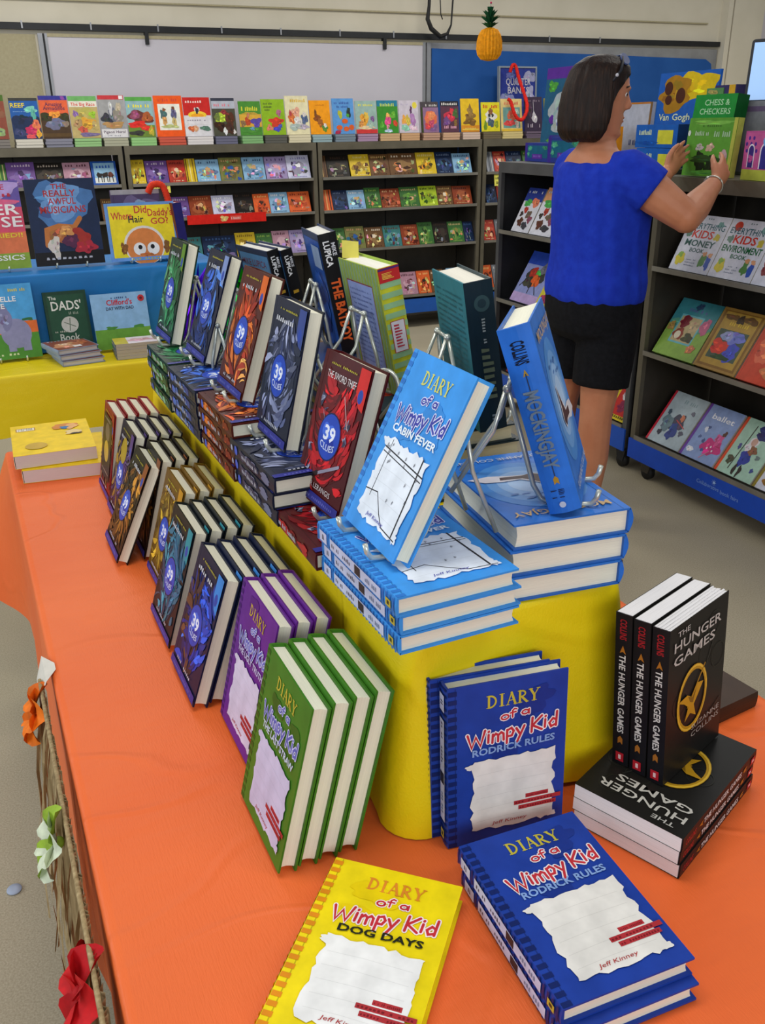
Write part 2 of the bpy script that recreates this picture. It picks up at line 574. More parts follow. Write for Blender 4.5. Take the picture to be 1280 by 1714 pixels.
# ------------------------------------------------------------------ books
def make_book(name, label, M, w, l, t, front, spine=None, back=None, art=None, spine_art=None, back_art=None,
              hard=True, page='e4e0ca', group=None, cat='book', mat='print_gloss', fan=False, eps=.00012, bulge=.0015, pd=.004):
    """local frame: x from spine to fore-edge, y from foot to head, z from back cover to front cover"""
    spine = spine or front; back = back or front
    root = thing(name, label, cat, M, group)
    mb = MB()
    bt = .0024 if hard else .0005
    if t < .012: bt = min(bt, .0008)
    mb.box((.0, 0, t - bt), (w, l, t), front, mat)
    mb.box((.0, 0, 0), (w, l, bt), back, mat)
    # rounded spine
    n = 5
    if not hard: bulge = min(bulge, .0006)
    prof = [(-bulge * math.sin(math.pi * i / n) , t * i / n) for i in range(n + 1)]
    inner = [(bt if not hard else .0018, t * i / n) for i in range(n + 1)]
    V, F = [], []
    for (x, z), (xi, zi) in zip(prof, inner):
        V += [(x, 0, z), (x, l, z), (xi, l, min(max(zi, bt), t - bt)), (xi, 0, min(max(zi, bt), t - bt))]
    for i in range(n):
        a, b = 4 * i, 4 * (i + 1)
        F += [(a, b, b + 1, a + 1), (a + 1, b + 1, b + 2, a + 2), (a + 2, b + 2, b + 3, a + 3), (a + 3, b + 3, b, a)]
    mb.mesh(V, [f[::-1] for f in F], spine, mat)
    if hard and w > .1:
        mb.box((.0085, .001, t - .0001), (.0098, l - .001, t + .00012), tuple(int(v * .8) for v in hexrgb(front)), mat)
    if art: art.put(mb, lambda x, y, e: (x, y, t + e), eps, mat=mat)
    if spine_art: spine_art.put(mb, lambda x, y, e: (-bulge - e, l - x, y), eps, base=.0001, mat=mat)
    if back_art: back_art.put(mb, lambda x, y, e: (w - x, y, -e), eps, mat=mat)
    mb.build('cover', root)
    pg = MB()
    i = pd if hard else .0004
    y0, y1, x0, x1 = i, l - i, .002, w - i
    z0, z1 = bt, t - bt
    if fan:   # loosely opened paperback: the pages fan at the fore-edge
        n = 9
        for k in range(n):
            a, b = z0 + (z1 - z0) * k / n, z0 + (z1 - z0) * (k + 1) / n - .0002
            dx = -.0015 * (k % 3)
            g = -.0004 * (k % 2)
            pg.mesh([(x0, y0, a), (x1 + dx, y0, a + g), (x1 + dx, y0, b + g), (x0, y0, b), (x0, y1 - .001 * (k % 2), a), (x1 + dx, y1 - .001 * (k % 2), a + g), (x1 + dx, y1 - .001 * (k % 2), b + g), (x0, y1 - .001 * (k % 2), b)],
                    [(3, 2, 1, 0)[::-1], (4, 5, 6, 7)[::-1], (0, 1, 5, 4), (1, 2, 6, 5), (2, 3, 7, 6), (3, 0, 4, 7)], page, 'pages')
    else:
        n = 4
        ins = [(.0022 if hard else 0) * math.sin(math.pi * k / n) for k in range(n + 1)]
        V, F = [], []
        for k in range(n + 1):
            z = z0 + (z1 - z0) * k / n
            V += [(x0, y0, z), (x1 - ins[k], y0, z), (x1 - ins[k], y1, z), (x0, y1, z)]
        for k in range(n):
            a, b = 4 * k, 4 * k + 4
            for j in range(4):
                F.append((a + j, a + (j + 1) % 4, b + (j + 1) % 4, b + j))
        pg.mesh(V, F + [(3, 2, 1, 0), (4 * n, 4 * n + 1, 4 * n + 2, 4 * n + 3)], page, 'pages')
    pg.build('pages', root)
    return root

def hexrgb(c):
    return tuple(int(c[i:i + 2], 16) for i in (0, 2, 4)) if isinstance(c, str) else c

def hx(t): return '%02x%02x%02x' % tuple(int(max(0, min(255, v))) for v in t)

# ---- cover designs
def diary_art(w, l, base, dark, sub, titlecol, logo, edge, subcol, seed, tape, bars=True, sign='b03030', scene=None, paper='e4e2dc'):
    A = Art(w, l, seed)
    # fabric binding strip printed along the spine side
    for i in range(20):
        y0 = l * i / 20
        A.rect(.0006, y0 + l * .003, w * .075, y0 + l * .03, tape)
    for i in range(4):
        A.blob(w * A.rng.uniform(.25, .9), l * A.rng.uniform(.55, .95), w * .12, l * .05, dark)
    A.serif('DIARY', w * .55, l * .845, l * .075, titlecol, w * .46)
    A.hand('of a', w * .56, l * .765, l * .05, logo, w * .25, w * .014, .05, edge, 2.1)
    A.hand('Wimpy Kid', w * .54, l * .645, l * .088, logo, w * .76, w * .02, .09, edge, 2.0)
    A.text(sub, w * .55, l * .565, l * .042, subcol, w * (.62 if len(sub) < 10 else .7), .03, tilt=.03)
    A.torn(w * .2, l * .08, w * .9, l * .525, paper, .02)
    for i in range(5):
        y = l * (.14 + .075 * i)
        A.stroke([(w * .24, y), (w * .5, y + .0015), (w * .85, y + .0006)], .0005, hx([v * .93 for v in hexrgb(paper)]))
    A.blob(w * .2, l * .5, w * .05, l * .02, paper)
    A.blob(w * .88, l * .1, w * .05, l * .02, paper)
    if scene: scene(A)
    if bars:
        for i, (x0, x1) in enumerate(((.66, .86), (.56, .97), (.6, .93))):
            y = l * (.235 - .034 * i)
            A.rect(w * x0, y, w * x1, y + l * .026, 'b23238')
            A.squig(w * (x0 + .01), w * (x1 - .01), y + l * .006, l * .013, '7c1c24', 14)
    A.text('Jeff Kinney', w * .52, l * .105, l * .022, sign, w * .3, .0, skew=.25)
    return A

def diary_spine(l, t, base, strip, bar):
    A = Art(l, t, 5)
    for i in range(26):
        A.rect(l * i / 26 + l * .004, t * .06, l * i / 26 + l * .02, t * .94, bar)
    A.rect(l * .05, t * .2, l * .15, t * .8, strip)
    A.squig(l * .085, l * .12, t * .35, t * .3, '303038', 2)
    A.rect(l * .2, t * .2, l * .84, t * .8, strip)
    A.squig(l * .22, l * .48, t * .38, t * .24, '5a5a6a', 12)
    A.rect(l * .53, t * .26, l * .6, t * .74, '28282c')
    A.squig(l * .66, l * .8, t * .38, t * .24, '7a8aa8', 7)
    A.rect(l * .9, t * .3, l * .955, t * .7, 'c2b23c')
    A.rect(l * .915, t * .4, l * .94, t * .6, '3a3a20')
    return A

def clue_art(w, l, cols, tab, seed, title=None, author=None, swirl=1.):
    """adventure-series cover: dark ground, painted swirls, round blue seal, band at the foot"""
    A = Art(w, l, seed)
    g = A.rng
    # painterly streaks that follow a slow whirl, colour drifting across the picture
    p1, p2, p3 = g.uniform(0, 6), g.uniform(0, 6), g.uniform(.6, 1.6)
    fr = hexrgb(cols[0])
    for k, q in enumerate((.42, .34, .25)):
        A.blob(w * .5, l * .48, w * q, l * q * .85, hx([v * (.55 + .2 * k) for v in fr]), 30, .12)
    for i in range(int(230 * swirl)):
        x, y = g.gauss(.5, .26), g.gauss(.5, .24)
        if not (.06 < x < .94 and .13 < y < .84): continue
        a = p1 + 2.2 * math.sin(3 * y * p3 + p2) + 1.6 * math.cos(3.5 * x + p1)
        L2, wd = g.uniform(.05, .18), g.uniform(.012, .05)
        ci = int((math.sin(5 * x + p2) + math.cos(4 * y + p1) + 2) / 4 * len(cols) + g.uniform(-1.1, 1.1)) % len(cols)
        kb = g.uniform(.75, 1.3); c = hx([v * kb for v in hexrgb(cols[ci])])
        ux, uy = math.cos(a), math.sin(a)
        P = []
        for f, q in ((-1, 0), (-.4, .8), (.2, 1), (.7, .6), (1, 0), (.7, -.5), (.2, -.9), (-.4, -.7)):
            bend = .25 * f * f * L2
            P.append((w * (x + ux * f * L2 - uy * (q * wd + bend)), l * (y + (uy * f * L2 + ux * (q * wd + bend)) * .7)))
        A.poly([(min(max(px, .001), w - .001), min(max(py, l * .08), l * .9)) for px, py in P], c)
    A.squig(w * .2, w * .76, l * .925, l * .016, 'b2aa2c', 16)
    if title: A.text(title, w * .47, l * .835, l * .05, 'e8e4e4', w * .62, -.005)
    else: A.squig(w * .16, w * .7, l * .84, l * .035, 'c8ccd4', 9)
    A.poly([(w * .8, l * .985), (w * .995, l * .985), (w * .995, l * .72), (w * .9, l * .74), (w * .8, l * .83)], tab)
    A.ell(w * .9, l * .81, w * .05, l * .045, '2442a0')
    A.ell(w * .49, l * .47, w * .235, w * .235, '101c4c')
    A.ell(w * .49, l * .47, w * .22, w * .22, '2346b4')
    A.blob(w * .45, l * .5, w * .11, w * .09, '3e68d8')
    A.blob(w * .55, l * .42, w * .09, w * .07, '18309a')
    A.text('39', w * .49, l * .445, l * .098, 'dfe6f6', w * .24, .03)
    A.text('CLUES', w * .49, l * .375, l * .045, 'c9d4ee', w * .3, .015, arch=-l * .018)
    A.rect(.0008, l * .015, w - .0008, l * .075, '2b2f86')
    A.squig(w * .12, w * .9, l * .033, l * .022, '5c60b4', 20)
    if author: A.text(author, w * .47, l * .105, l * .038, 'd8d4d8', w * .62, -.01)
    else: A.squig(w * .2, w * .75, l * .105, l * .024, 'b4b8c4', 12)
    return A

def clue_spine(l, t, cols, seed):
    A = Art(l, t, seed)
    for i in range(10):
        A.blob(l * A.rng.uniform(.15, .9), t * .5, l * A.rng.uniform(.03, .1), t * .3, cols[A.rng.randrange(len(cols))])
    A.ell(l * .16, t * .5, t * .32, t * .32, '3a5cc8')
    A.squig(l * .3, l * .66, t * .34, t * .3, 'b8bcc8', 14)
    A.ell(l * .07, t * .5, t * .2, t * .2, 'a0a8c0')
    return A
# ================================================================== THE ROOM
TF = 6.586            # front of the back row of cases (W frame depth)
TWALL = 7.09
mb = MB(); mb.box((-7, -4, -.06), (7, 11, 0), mat='floor_vinyl'); struct(mb.build('floor'))
mb = MB()
mb.box((-5, TWALL, 0), (7.6, TWALL + .15, 3.3), mat='wall_paint')
struct(mb.build('wall_back', M=FW))
mb = MB()
mb.box((-5, TWALL - .006, .9), (.50, TWALL, 2.11), mat='wall_panel')
mb.build('trim_1', M=FW)['kind'] = 'structure'
# picture rail over the boards with its clips
r = thing('trim_2', None, None, FW); r['kind'] = 'structure'
mb = MB(); mb.box((-5, TWALL - .045, 2.135), (6.30, TWALL, 2.175), mat='black_rail'); mb.build('rail', r)
for s in (-.1, .42, .86, 1.31, 1.76, 2.2, 2.66, 3.1, 3.55, 4.0, 4.5, 5.0):
    mb = MB(); mb.box((s, TWALL - .052, 2.14), (s + .01, TWALL - .045, 2.185), mat='alu'); mb.build('clip', r)
for s in (1.22, 3.02):
    mb = MB(); mb.box((s, TWALL - .05, 2.06), (s + .025, TWALL - .006, 2.14), mat='black_rail'); mb.build('hook', r)
mb = MB(); mb.box((-5, TWALL - .022, 2.312), (6.16, TWALL, 2.322), mat='wall_panel'); mb.build('trim_3', M=FW)['kind'] = 'structure'
# corner column at the right end of the back wall and the wall beyond
mb = MB(); mb.box((6.31, TWALL - .09, 0), (6.36, TWALL, 3.3), mat='wall_paint'); mb.box((6.375, TWALL - .09, 0), (6.72, TWALL, 3.3), mat='wall_paint')
mb.build('trim_4', M=FW)['kind'] = 'structure'
mb = MB(); mb.box((6.72, TWALL - .03, .8), (8.2, TWALL, 2.9), mat='whiteboard'); mb.build('trim_5', M=FW)['kind'] = 'structure'
mb = MB(); mb.box((7.45, 2.2, 0), (7.6, TWALL, 3.3), mat='wall_paint'); struct(mb.build('wall_right', M=FW))

# whiteboard and blue bulletin board
r = thing('whiteboard', 'large blank grey-white board on the back wall above the left bookcases', 'whiteboard', FW)
mb = MB(); mb.box((.57, TWALL - .03, 1.2), (3.36, TWALL - .02, 2.095), mat='whiteboard'); mb.build('writing_surface', r)
mb = MB()
mb.box((.515, TWALL - .035, 1.18), (.545, TWALL - .004, 2.115), mat='alu'); mb.box((.558, TWALL - .035, 1.18), (.575, TWALL - .004, 2.115), mat='alu')
mb.box((3.36, TWALL - .035, 1.18), (3.385, TWALL - .004, 2.115), mat='alu'); mb.box((.575, TWALL - .035, 2.095), (3.36, TWALL - .004, 2.115), mat='wall_panel')
mb.box((.545, TWALL - .02, 1.18), (.558, TWALL - .004, 2.115), mat='black_rail')
mb.box((.575, TWALL - .035, 1.18), (3.36, TWALL - .004, 1.2), mat='alu')
mb.build('frame', r)
r = thing('bulletin_board', 'bulletin board covered in plain blue paper on the back wall', 'bulletin board', FW)
mb = MB()
L_ = [(3.44, 1.2), (6.18, 1.2), (6.25, 1.5), (6.26, 1.9), (6.235, 2.0), (6.17, 2.035), (5.0, 2.055), (3.44, 2.075)]
V = [(x, TWALL - .032, z) for x, z in L_] + [(x, TWALL - .02, z) for x, z in L_]
N = len(L_)
mb.mesh(V, [tuple(range(N)), tuple(range(N, 2 * N))[::-1]] + [(i, N + i, N + (i + 1) % N, (i + 1) % N) for i in range(N)], mat='blue_paper')
mb.build('paper_cover', r)
mb = MB()
mb.box((3.395, TWALL - .035, 1.18), (3.43, TWALL - .004, 2.115), mat='alu'); mb.box((3.43, TWALL - .02, 1.18), (6.3, TWALL - .004, 2.115), mat='alu')
mb.build('frame', r)

# ================================================================== DRAPED TABLES
def loop_pts(x0, x1, y0, y1, r, step=.02):
    """rounded rectangle outline, evenly sampled, with outward normals and corner weight"""
    P = []
    segs = [((x1, y0 + r), (x1, y1 - r), (1, 0)), ((x1 - r, y1), (x0 + r, y1), (0, 1)), ((x0, y1 - r), (x0, y0 + r), (-1, 0)), ((x0 + r, y0), (x1 - r, y0), (0, -1))]
    cor = [((x1 - r, y1 - r), 0), ((x0 + r, y1 - r), 90), ((x0 + r, y0 + r), 180), ((x1 - r, y0 + r), 270)]
    for (a, b, n), (c, a0) in zip(segs, cor):
        Ls = math.hypot(b[0] - a[0], b[1] - a[1]); k = max(2, int(Ls / step))
        for i in range(k):
            f = i / k
            d = min(f, 1 - f) * Ls
            P.append(((a[0] + (b[0] - a[0]) * f, a[1] + (b[1] - a[1]) * f), n, math.exp(-d / .09)))
        for i in range(6):
            t = R(a0 + 90 * i / 6)
            P.append(((c[0] + r * math.cos(t), c[1] + r * math.sin(t)), (math.cos(t), math.sin(t)), 1.))
    return P

def drape(mb, x0, x1, y0, y1, zt, zb, mat, r=.012, flare=.02, fold=.008, corner=.03, seed=1, freq=22., hem=.01, step=.02, sag=None):
    P = loop_pts(x0, x1, y0, y1, r, step)
    rng = random.Random(seed)
    ph = [rng.uniform(0, 6.28) for _ in range(6)]
    n = len(P)
    def wave(i):
        s = i * step
        return (math.sin(freq * s + ph[0] + 1.3 * math.sin(2.1 * s + ph[1])) + .6 * math.sin(freq * .47 * s + ph[2]) + .4 * math.sin(freq * 1.9 * s + ph[3])) / 2.
    rings = []
    for inset, dz in ((.012, 0.), (.005, -.0012), (.0015, -.004), (0., -.009)):
        rings.append([(p[0] - nn[0] * inset, p[1] - nn[1] * inset, zt + dz) for p, nn, c in P])
    K = 10
    for k in range(1, K + 1):
        f = k / K
        row = []
        for i, (p, nn, c) in enumerate(P):
            o = flare * f + fold * f * wave(i) * (1 - .5 * c) + corner * c * f ** .8
            z = zt - .009 + (zb - zt + .009) * f + (hem * wave(i * 1.7 + 3) if k == K else 0)
            if zb < .1 or k == K and abs(zb - zt) < .35: z = max(z, zb + .0004)
            row.append((p[0] + nn[0] * o, p[1] + nn[1] * o, z))
        rings.append(row)
    mb.loft(rings, mat=mat, smooth=True, cap=False)
    # top sheet
    mb.mesh(rings[0], [tuple(range(n))], mat=mat)

def folding_table(label, F, x0, x1, y0, y1, zt):
    t = thing('folding_table', label, 'table', F @ Matrix.Translation(((x0 + x1) / 2, (y0 + y1) / 2, 0)))
    a, b = (x1 - x0) / 2, (y1 - y0) / 2
    m_ = MB(); m_.rbox((-a, -b, zt - .04), (a, b, zt), .03, '8a7c66', 'paint'); m_.build('tabletop', t)
    for sx in (-1, 1):
        for sy in (-1, 1):
            m_ = MB(); m_.tube([(sx * (a - .09), sy * (b - .2), zt - .04), (sx * (a - .09), sy * (b - .2), .0)], .014, '5a5c5e', 'paint'); m_.build('leg', t)
    return t

TZ = .74
folding_table('long folding table hidden under the orange plastic cloth', FT, .02, .95, -.32, 2.42, TZ - .003)
mb = MB(); drape(mb, .012, .958, -.33, 2.43, TZ, .34, 'orange_cloth', flare=.012, fold=.014, corner=.10, seed=4, freq=16)
tag(mb.build('tablecloth', M=FT), 'plastic orange cloth over the big front table of books', 'tablecloth')
folding_table('folding table hidden under the yellow cloth at the back left', FT, -1.35, .95, 3.28, 4.05, TZ - .003)
mb = MB(); drape(mb, -1.37, .97, 3.26, 4.07, TZ, .525, 'yellow_cloth', flare=.02, fold=.01, corner=.05, seed=9, freq=9, hem=.014)
tag(mb.build('tablecloth', M=FT), 'yellow cloth hanging over the smaller table at the back left', 'tablecloth')
mb = MB(); drape(mb, -1.3, .93, 3.56, 4.02, 1.033, TZ + .001, 'blue_cloth', flare=.012, fold=.008, corner=.02, seed=12, freq=11)
tag(mb.build('display_riser', M=FT), 'bright blue cloth-covered riser on the yellow table', 'riser')
BZ = 1.012
mb = MB(); drape(mb, .37, .66, .742, 2.12, BZ, TZ + .001, 'yellow_cloth', flare=.01, fold=.011, corner=.022, seed=21, freq=13, r=.02)
tag(mb.build('display_riser', M=FT), 'long box riser wrapped in shiny yellow cloth on the orange table', 'riser')

# ================================================================== FRONT TABLE : books leaning on the yellow riser
def wimpy(kind):
    return {
        'green': dict(front='3f7a22', dark='2f6418', tape='2c5c16', t='c2b43a', logo='5a63b8', edge='c8cdf0', sub='THE LAST STRAW', sc='c6d4ea', paper='c9c6e2'),
        'purple': dict(front='64258c', dark='54197a', tape='44136a', t='c2a43a', logo='5f66c0', edge='ccd0f2', sub='THE UGLY TRUTH', sc='c4c2e6', paper='d2cee6'),
        'blue': dict(front='1f3f9c', dark='1a3488', tape='122460', t='c4b63c', logo='c0303a', edge='ece6e8', sub='RODRICK RULES', sc='86a6da', paper='e4e1da'),
        'sky': dict(front='3d96e6', dark='3589d8', tape='2a72c4', t='cfd06a', logo='3a3fa0', edge='d4d8f4', sub='CABIN FEVER', sc='e6f2fa', paper='e4ecf6'),
        'yellow': dict(front='f2da12', dark='ecd008', tape='e08c18', t='e08a2c', logo='c4303a', edge='f6e6ea', sub='DOG DAYS', sc='23261a', paper='f0f0ee'),
    }[kind]

def cabin_scene(A):
    w, l = A.w, A.h
    A.stroke([(w * .22, l * .47), (w * .9, l * .44)], .0016, '2a2a30'); A.stroke([(w * .22, l * .445), (w * .9, l * .415)], .0012, '2a2a30')
    A.stroke([(w * .3, l * .52), (w * .3, l * .2)], .0012, '34343c'); A.stroke([(w * .82, l * .52), (w * .84, l * .1)], .0026, '2a2a30')
    A.stroke([(w * .2, l * .22), (w * .4, l * .24), (w * .55, l * .15), (w * .66, l * .1), (w * .9, l * .09)], .0013, '2a2a30')
    for i in range(16):
        x, y = w * A.rng.uniform(.24, .86), l * A.rng.uniform(.22, .5)
        A.stroke([(x, y), (x + .003, y + .0012)], .0005, '50505a'); A.stroke([(x, y + .0016), (x + .003, y + .0028)], .0005, '50505a')
        A.stroke([(x + .001, y - .0008), (x + .0012, y + .0036)], .0005, '50505a')

def wimpy_book(kind, label, M, group=None, seed=3):
    d = wimpy(kind)
    w, l, t = .145, .2125, .0225
    A = diary_art(w, l, d['front'], d['dark'], d['sub'], d['t'], d['logo'], d['edge'], d['sc'], seed, d['tape'],
                  scene=cabin_scene if kind == 'sky' else None, bars=kind != 'sky', paper=d['paper'], sign='5a5ab0' if kind == 'sky' else 'b03030')
    S = diary_spine(l, t, d['front'], 'c4cce8' if kind in ('blue', 'sky') else d['paper'], d['tape'])
    return make_book('hardcover_book', label, M, w, l, t, d['front'], art=A, spine_art=S, page='e8e6d0', group=group)

# rows: (t, s of the front cover, lean, count, kind)
CL = {
    'blue': dict(front='101a3a', cols=['1c3fa8', '2858d4', '13308c', '3a2a2a', '6a4630', '0f2470', '3c74e0'], tab='3484d4'),
    'teal': dict(front='12191f', cols=['1f5878', '2a708c', '173a54', '3a8aa0', '22344a', '4a5a70'], tab='1f8a98'),
    'gold': dict(front='6e4e14', cols=['b8942a', 'd0ac34', '8a6a1c', '5a4014', 'c8a840', '77561a'], tab='c08a1c'),
    'brown': dict(front='17100c', cols=['5a3a1c', '3a2614', '8a5a22', '241a12', '74461c', 'b07a2a'], tab='8a4a20'),
    'violet': dict(front='1c1426', cols=['5a3a78', '44305c', '8a6a2c', 'a8842c', '3a2a54', '6a5a8a'], tab='4a2c7c'),
    'red': dict(front='8a181c', cols=['3a1a18', '6a2a20', '8c6a3a', '241414', '7c2420', 'a8884a'], tab='9c1c20'),
    'green': dict(front='0d2c1e', cols=['1f6a3c', '2f8450', '174a2c', '5ca878', '245a44', '86c4a0'], tab='5a8a1c'),
    'navy': dict(front='0c1430', cols=['16285c', '1c3c8c', '2c58b4', '0f1c44', '4a7cd0', '14203c'], tab='7a90c4'),
    'flame': dict(front='4c1a12', cols=['a83418', 'c8501c', '7a2010', '5a1a0e', 'd8742c', '8c2c14', 'e8a050'], tab='d8641c'),
    'steel': dict(front='1a2034', cols=['4a5272', '6a7290', '343a54', '7880a0', '2a3250', '8a92b0'], tab='34488c'),
    'sword': dict(front='4a1016', cols=['8c141c', 'b01820', '6a1018', 'a01420', 'c41c24', '5c0e14'], tab='cc2420'),
}
def clue_book(kind, label, M, t=.0225, group=None, seed=11, title=None, author=None):
    d = CL[kind]
    w, l = .139, .203
    A = clue_art(w, l, d['cols'], d['tab'], seed, title, author)
    if kind == 'sword':
        for (x, y) in ((.2, .68), (.16, .36), (.2, .22), (.8, .6), (.8, .5), (.3, .6)):
            for k in range(3):
                A.poly([(w * (x + A.rng.uniform(-.06, .06)), l * (y + A.rng.uniform(-.05, .05))) for _ in range(4)], ['5a5a78', '9a9cb4', '34344a'][k])
        A.stroke([(w * .62, l * .76), (w * .8, l * .58)], .0016, 'c8a8a8'); A.stroke([(w * .4, l * .2), (w * .82, l * .33)], .0045, '8c889c'); A.stroke([(w * .34, l * .18), (w * .42, l * .21)], .007, '2a1618')
    if kind == 'violet':
        A.ell(w * .5, l * .74, w * .2, w * .2, 'a8902c')
    if kind == 'red':
        A.rect(w * .12, l * .2, w * .88, l * .9, '2c1c16'); A.ell(w * .5, l * .5, w * .2, l * .12, 'c4a23c')
        A.ell(w * .5, l * .72, w * .2, l * .1, '6a5a4a'); A.squig(w * .2, w * .8, l * .84, l * .03, '9c8c74', 8)
        A.squig(w * .2, w * .8, l * .26, l * .02, 'a88c74', 10)
    S = clue_spine(l, t, d['cols'], seed)
    return make_book('hardcover_book', label, M, w, l, t, d['front'], art=A, spine_art=S, page='e6e3ce', group=group, pd=.0035)

ORD = ['outermost', 'second', 'third', 'fourth']
def row(maker, s, t, lean, n, what, grp, yaw=-90, thick=.0225, leans=None, gap=.0016):
    first = None
    x = s
    for i in range(n):
        b = leans[i] if leans else lean
        M = stand(FT, (x, t, TZ + thick * math.sin(R(b)) + .0012), yaw, b, thick)
        lab = ('%s, front copy, %s' % (what, grp[1])) if i == 0 else '%s, %s behind the front copy, %s' % (what, ['', 'first', 'second', 'third'][i], grp[1])
        if first is None:
            first = maker(lab, M); first['group'] = grp[0]
        else:
            dup(first, M, lab, grp[0])
        nb = leans[i + 1] if leans and i + 1 < n else b
        x += thick / math.cos(R(b)) + gap
        if leans and i + 1 < n and nb != b:
            x += .204 * (math.sin(R(b)) - math.sin(R(nb))) * .86
    return first
row(lambda lb, M: wimpy_book('green', lb, M), .200, .880, 13.8, 4, 'green diary-style hardcover', ('green hardcovers leaning on the riser', 'nearest row at the front'))
row(lambda lb, M: wimpy_book('purple', lb, M, seed=8), .222, 1.058, 13.8, 3, 'purple diary-style hardcover', ('purple hardcovers leaning on the riser', 'next to the green row'))
row(lambda lb, M: clue_book('blue', lb, M, seed=31), .188, 1.222, 19, 4, 'bright blue adventure hardcover', ('bright blue hardcovers leaning on the riser', 'beside the purple row'))
row(lambda lb, M: clue_book('teal', lb, M, seed=32), .191, 1.396, 17.7, 4, 'teal and black adventure hardcover', ('teal hardcovers leaning on the riser', 'beyond the bright blue row'))
row(lambda lb, M: clue_book('gold', lb, M, seed=33), .218, 1.567, 17.0, 3, 'golden yellow adventure hardcover', ('golden hardcovers leaning on the riser', 'beyond the teal row'))
row(lambda lb, M: clue_book('brown', lb, M, seed=34), .167, 1.742, 14, 4, 'dark brown adventure hardcover', ('brown hardcovers leaning on the riser', 'between golden and violet rows'), leans=[25, 16, 16, 16])
row(lambda lb, M: clue_book('violet', lb, M, seed=35), .198, 1.912, 17, 4, 'violet and black adventure hardcover', ('violet hardcovers leaning on the riser', 'next to the red row'))
row(lambda lb, M: clue_book('red', lb, M, seed=36), .203, 2.066, 11.4, 4, 'dark red adventure hardcover', ('red hardcovers leaning on the riser', 'farthest row on the table'))

# flat dog-days book, rodrick pair, standing rodrick pair
A0 = FT.inverted() @ Vector((-.118 + .003, .565 - .004, 0))
wimpy_book('yellow', 'yellow diary-style hardcover lying alone at the front edge of the table', flat(FT, (.119, .557, TZ + .0012), -42.6), seed=14)
M = Matrix.Rotation(R(21.18), 4, 'Z'); M.translation = (.1561, .5498, TZ + .001)
b0 = wimpy_book('blue', 'lower of two dark blue hardcovers lying flat at the front', Matrix.Translation((.004, -.009, 0)) @ M, 'dark blue hardcovers lying flat', seed=6)
dup(b0, Matrix.Translation((0, 0, .0232)) @ M, 'upper of two dark blue hardcovers lying flat at the front', 'dark blue hardcovers lying flat')
ms = stand(FT, (.393, .690, TZ + .0015), -8.7, 3.8, .0225, 0)
dup(b0, ms, 'front one of two dark blue hardcovers standing against the yellow riser', 'dark blue hardcovers standing upright')
dup(b0, stand(FT, (.393 - .009, .7135, TZ + .0015), -8.7, 3.8, .0225, 0), 'rear one of two dark blue hardcovers standing against the yellow riser', 'dark blue hardcovers standing upright')

# ---- black paperbacks with the gold bird pin
def pin(A, cx, cy, r):
    A.ring(cx, cy, r, r * .84, 'b58a1e', sy=1.25); A.ring(cx, cy, r * .98, r * .92, 'd9b23a', sy=1.25)
    A.stroke([(cx + r * .75, cy + r * 1.0), (cx - r * .3, cy - r * .25)], r * .07, 'a87c1a')
    A.poly([(cx - r * .95, cy + r * .2), (cx - r * .35, cy + r * .25), (cx - r * .05, cy + r * .05), (cx + r * .3, cy + r * .45), (cx + r * .7, cy + r * .35), (cx + r * .35, cy - r * .05), (cx + r * .12, cy - r * .3), (cx + r * .3, cy - r * .8), (cx - r * .1, cy - r * .55), (cx - r * .45, cy - r * .75), (cx - r * .25, cy - r * .25), (cx - r * .55, cy + r * .0)], 'b88a1c')
    A.poly([(cx - r * .3, cy + r * .18), (cx, cy + r * .02), (cx + r * .25, cy + r * .3), (cx + r * .05, cy - r * .2), (cx - r * .15, cy - r * .1)], '7e5c12')
def arrow_tip(A, x, y, s, col='a86a22'):
    A.poly([(x, y), (x + s * 1.3, y - s * .5), (x + s * 1.0, y), (x + s * 1.3, y + s * .5)], col)
def arrow_tail(A, x, y, s, col='a06426'):
    A.poly([(x, y), (x + s * .5, y - s * .45), (x + s * 1.6, y - s * .45), (x + s * 1.2, y), (x + s * 1.6, y + s * .45), (x + s * .5, y + s * .45)], col)
def black_art(w, l):
    A = Art(w, l, 5)
    for i in range(5):
        A.ring(w * A.rng.uniform(.2, .9), l * A.rng.uniform(.1, .9), w * .12, w * .112, '26261f')
    A.stroke([(w * .75, l * .74), (w * .6, l * .55)], .002, '2c2c28'); A.stroke([(w * .95, l * .3), (w * .6, l * .2)], .002, '2c2c28')
    A.text('THE', w * .22, l * .93, l * .034, 'b4b2ac', w * .2, .01)
    A.text('HUNGER', w * .47, l * .845, l * .062, 'b9b6ae', w * .8, .012)
    A.text('GAMES', w * .42, l * .755, l * .062, 'b9b6ae', w * .7, .012)
    pin(A, w * .42, l * .46, w * .26)
    A.text('SUZANNE', w * .68, l * .235, l * .035, '9c9890', w * .5, .0)
    A.text('COLLINS', w * .68, l * .185, l * .035, '9c9890', w * .5, .0)
    return A
def black_spine(l, t):
    A = Art(l, t, 5)
    A.text('COLLINS', l * .1, t * .3, t * .42, 'a02028', l * .13, .02)
    arrow_tip(A, l * .2, t * .5, l * .04)
    A.text('THE HUNGER GAMES', l * .52, t * .3, t * .4, 'd2d0cc', l * .52, .02)
    arrow_tail(A, l * .8, t * .5, l * .035)
    A.rect(l * .915, t * .25, l * .975, t * .75, 'b0202c'); A.rect(l * .93, t * .42, l * .96, t * .58, 'e4c0c0')
    return A
def black_book(label, M, t=.0198, fan=False, group=None):
    w, l = .135, .203
    return make_book('paperback_book', label, M, w, l, t, '1b1a18', '17161a', '1b1a18', black_art(w, l), black_spine(l, t), hard=False, page='e6e4e4', group=group, fan=fan)
f0 = Vector((.3246, .7417, 0)); a = 2.3955
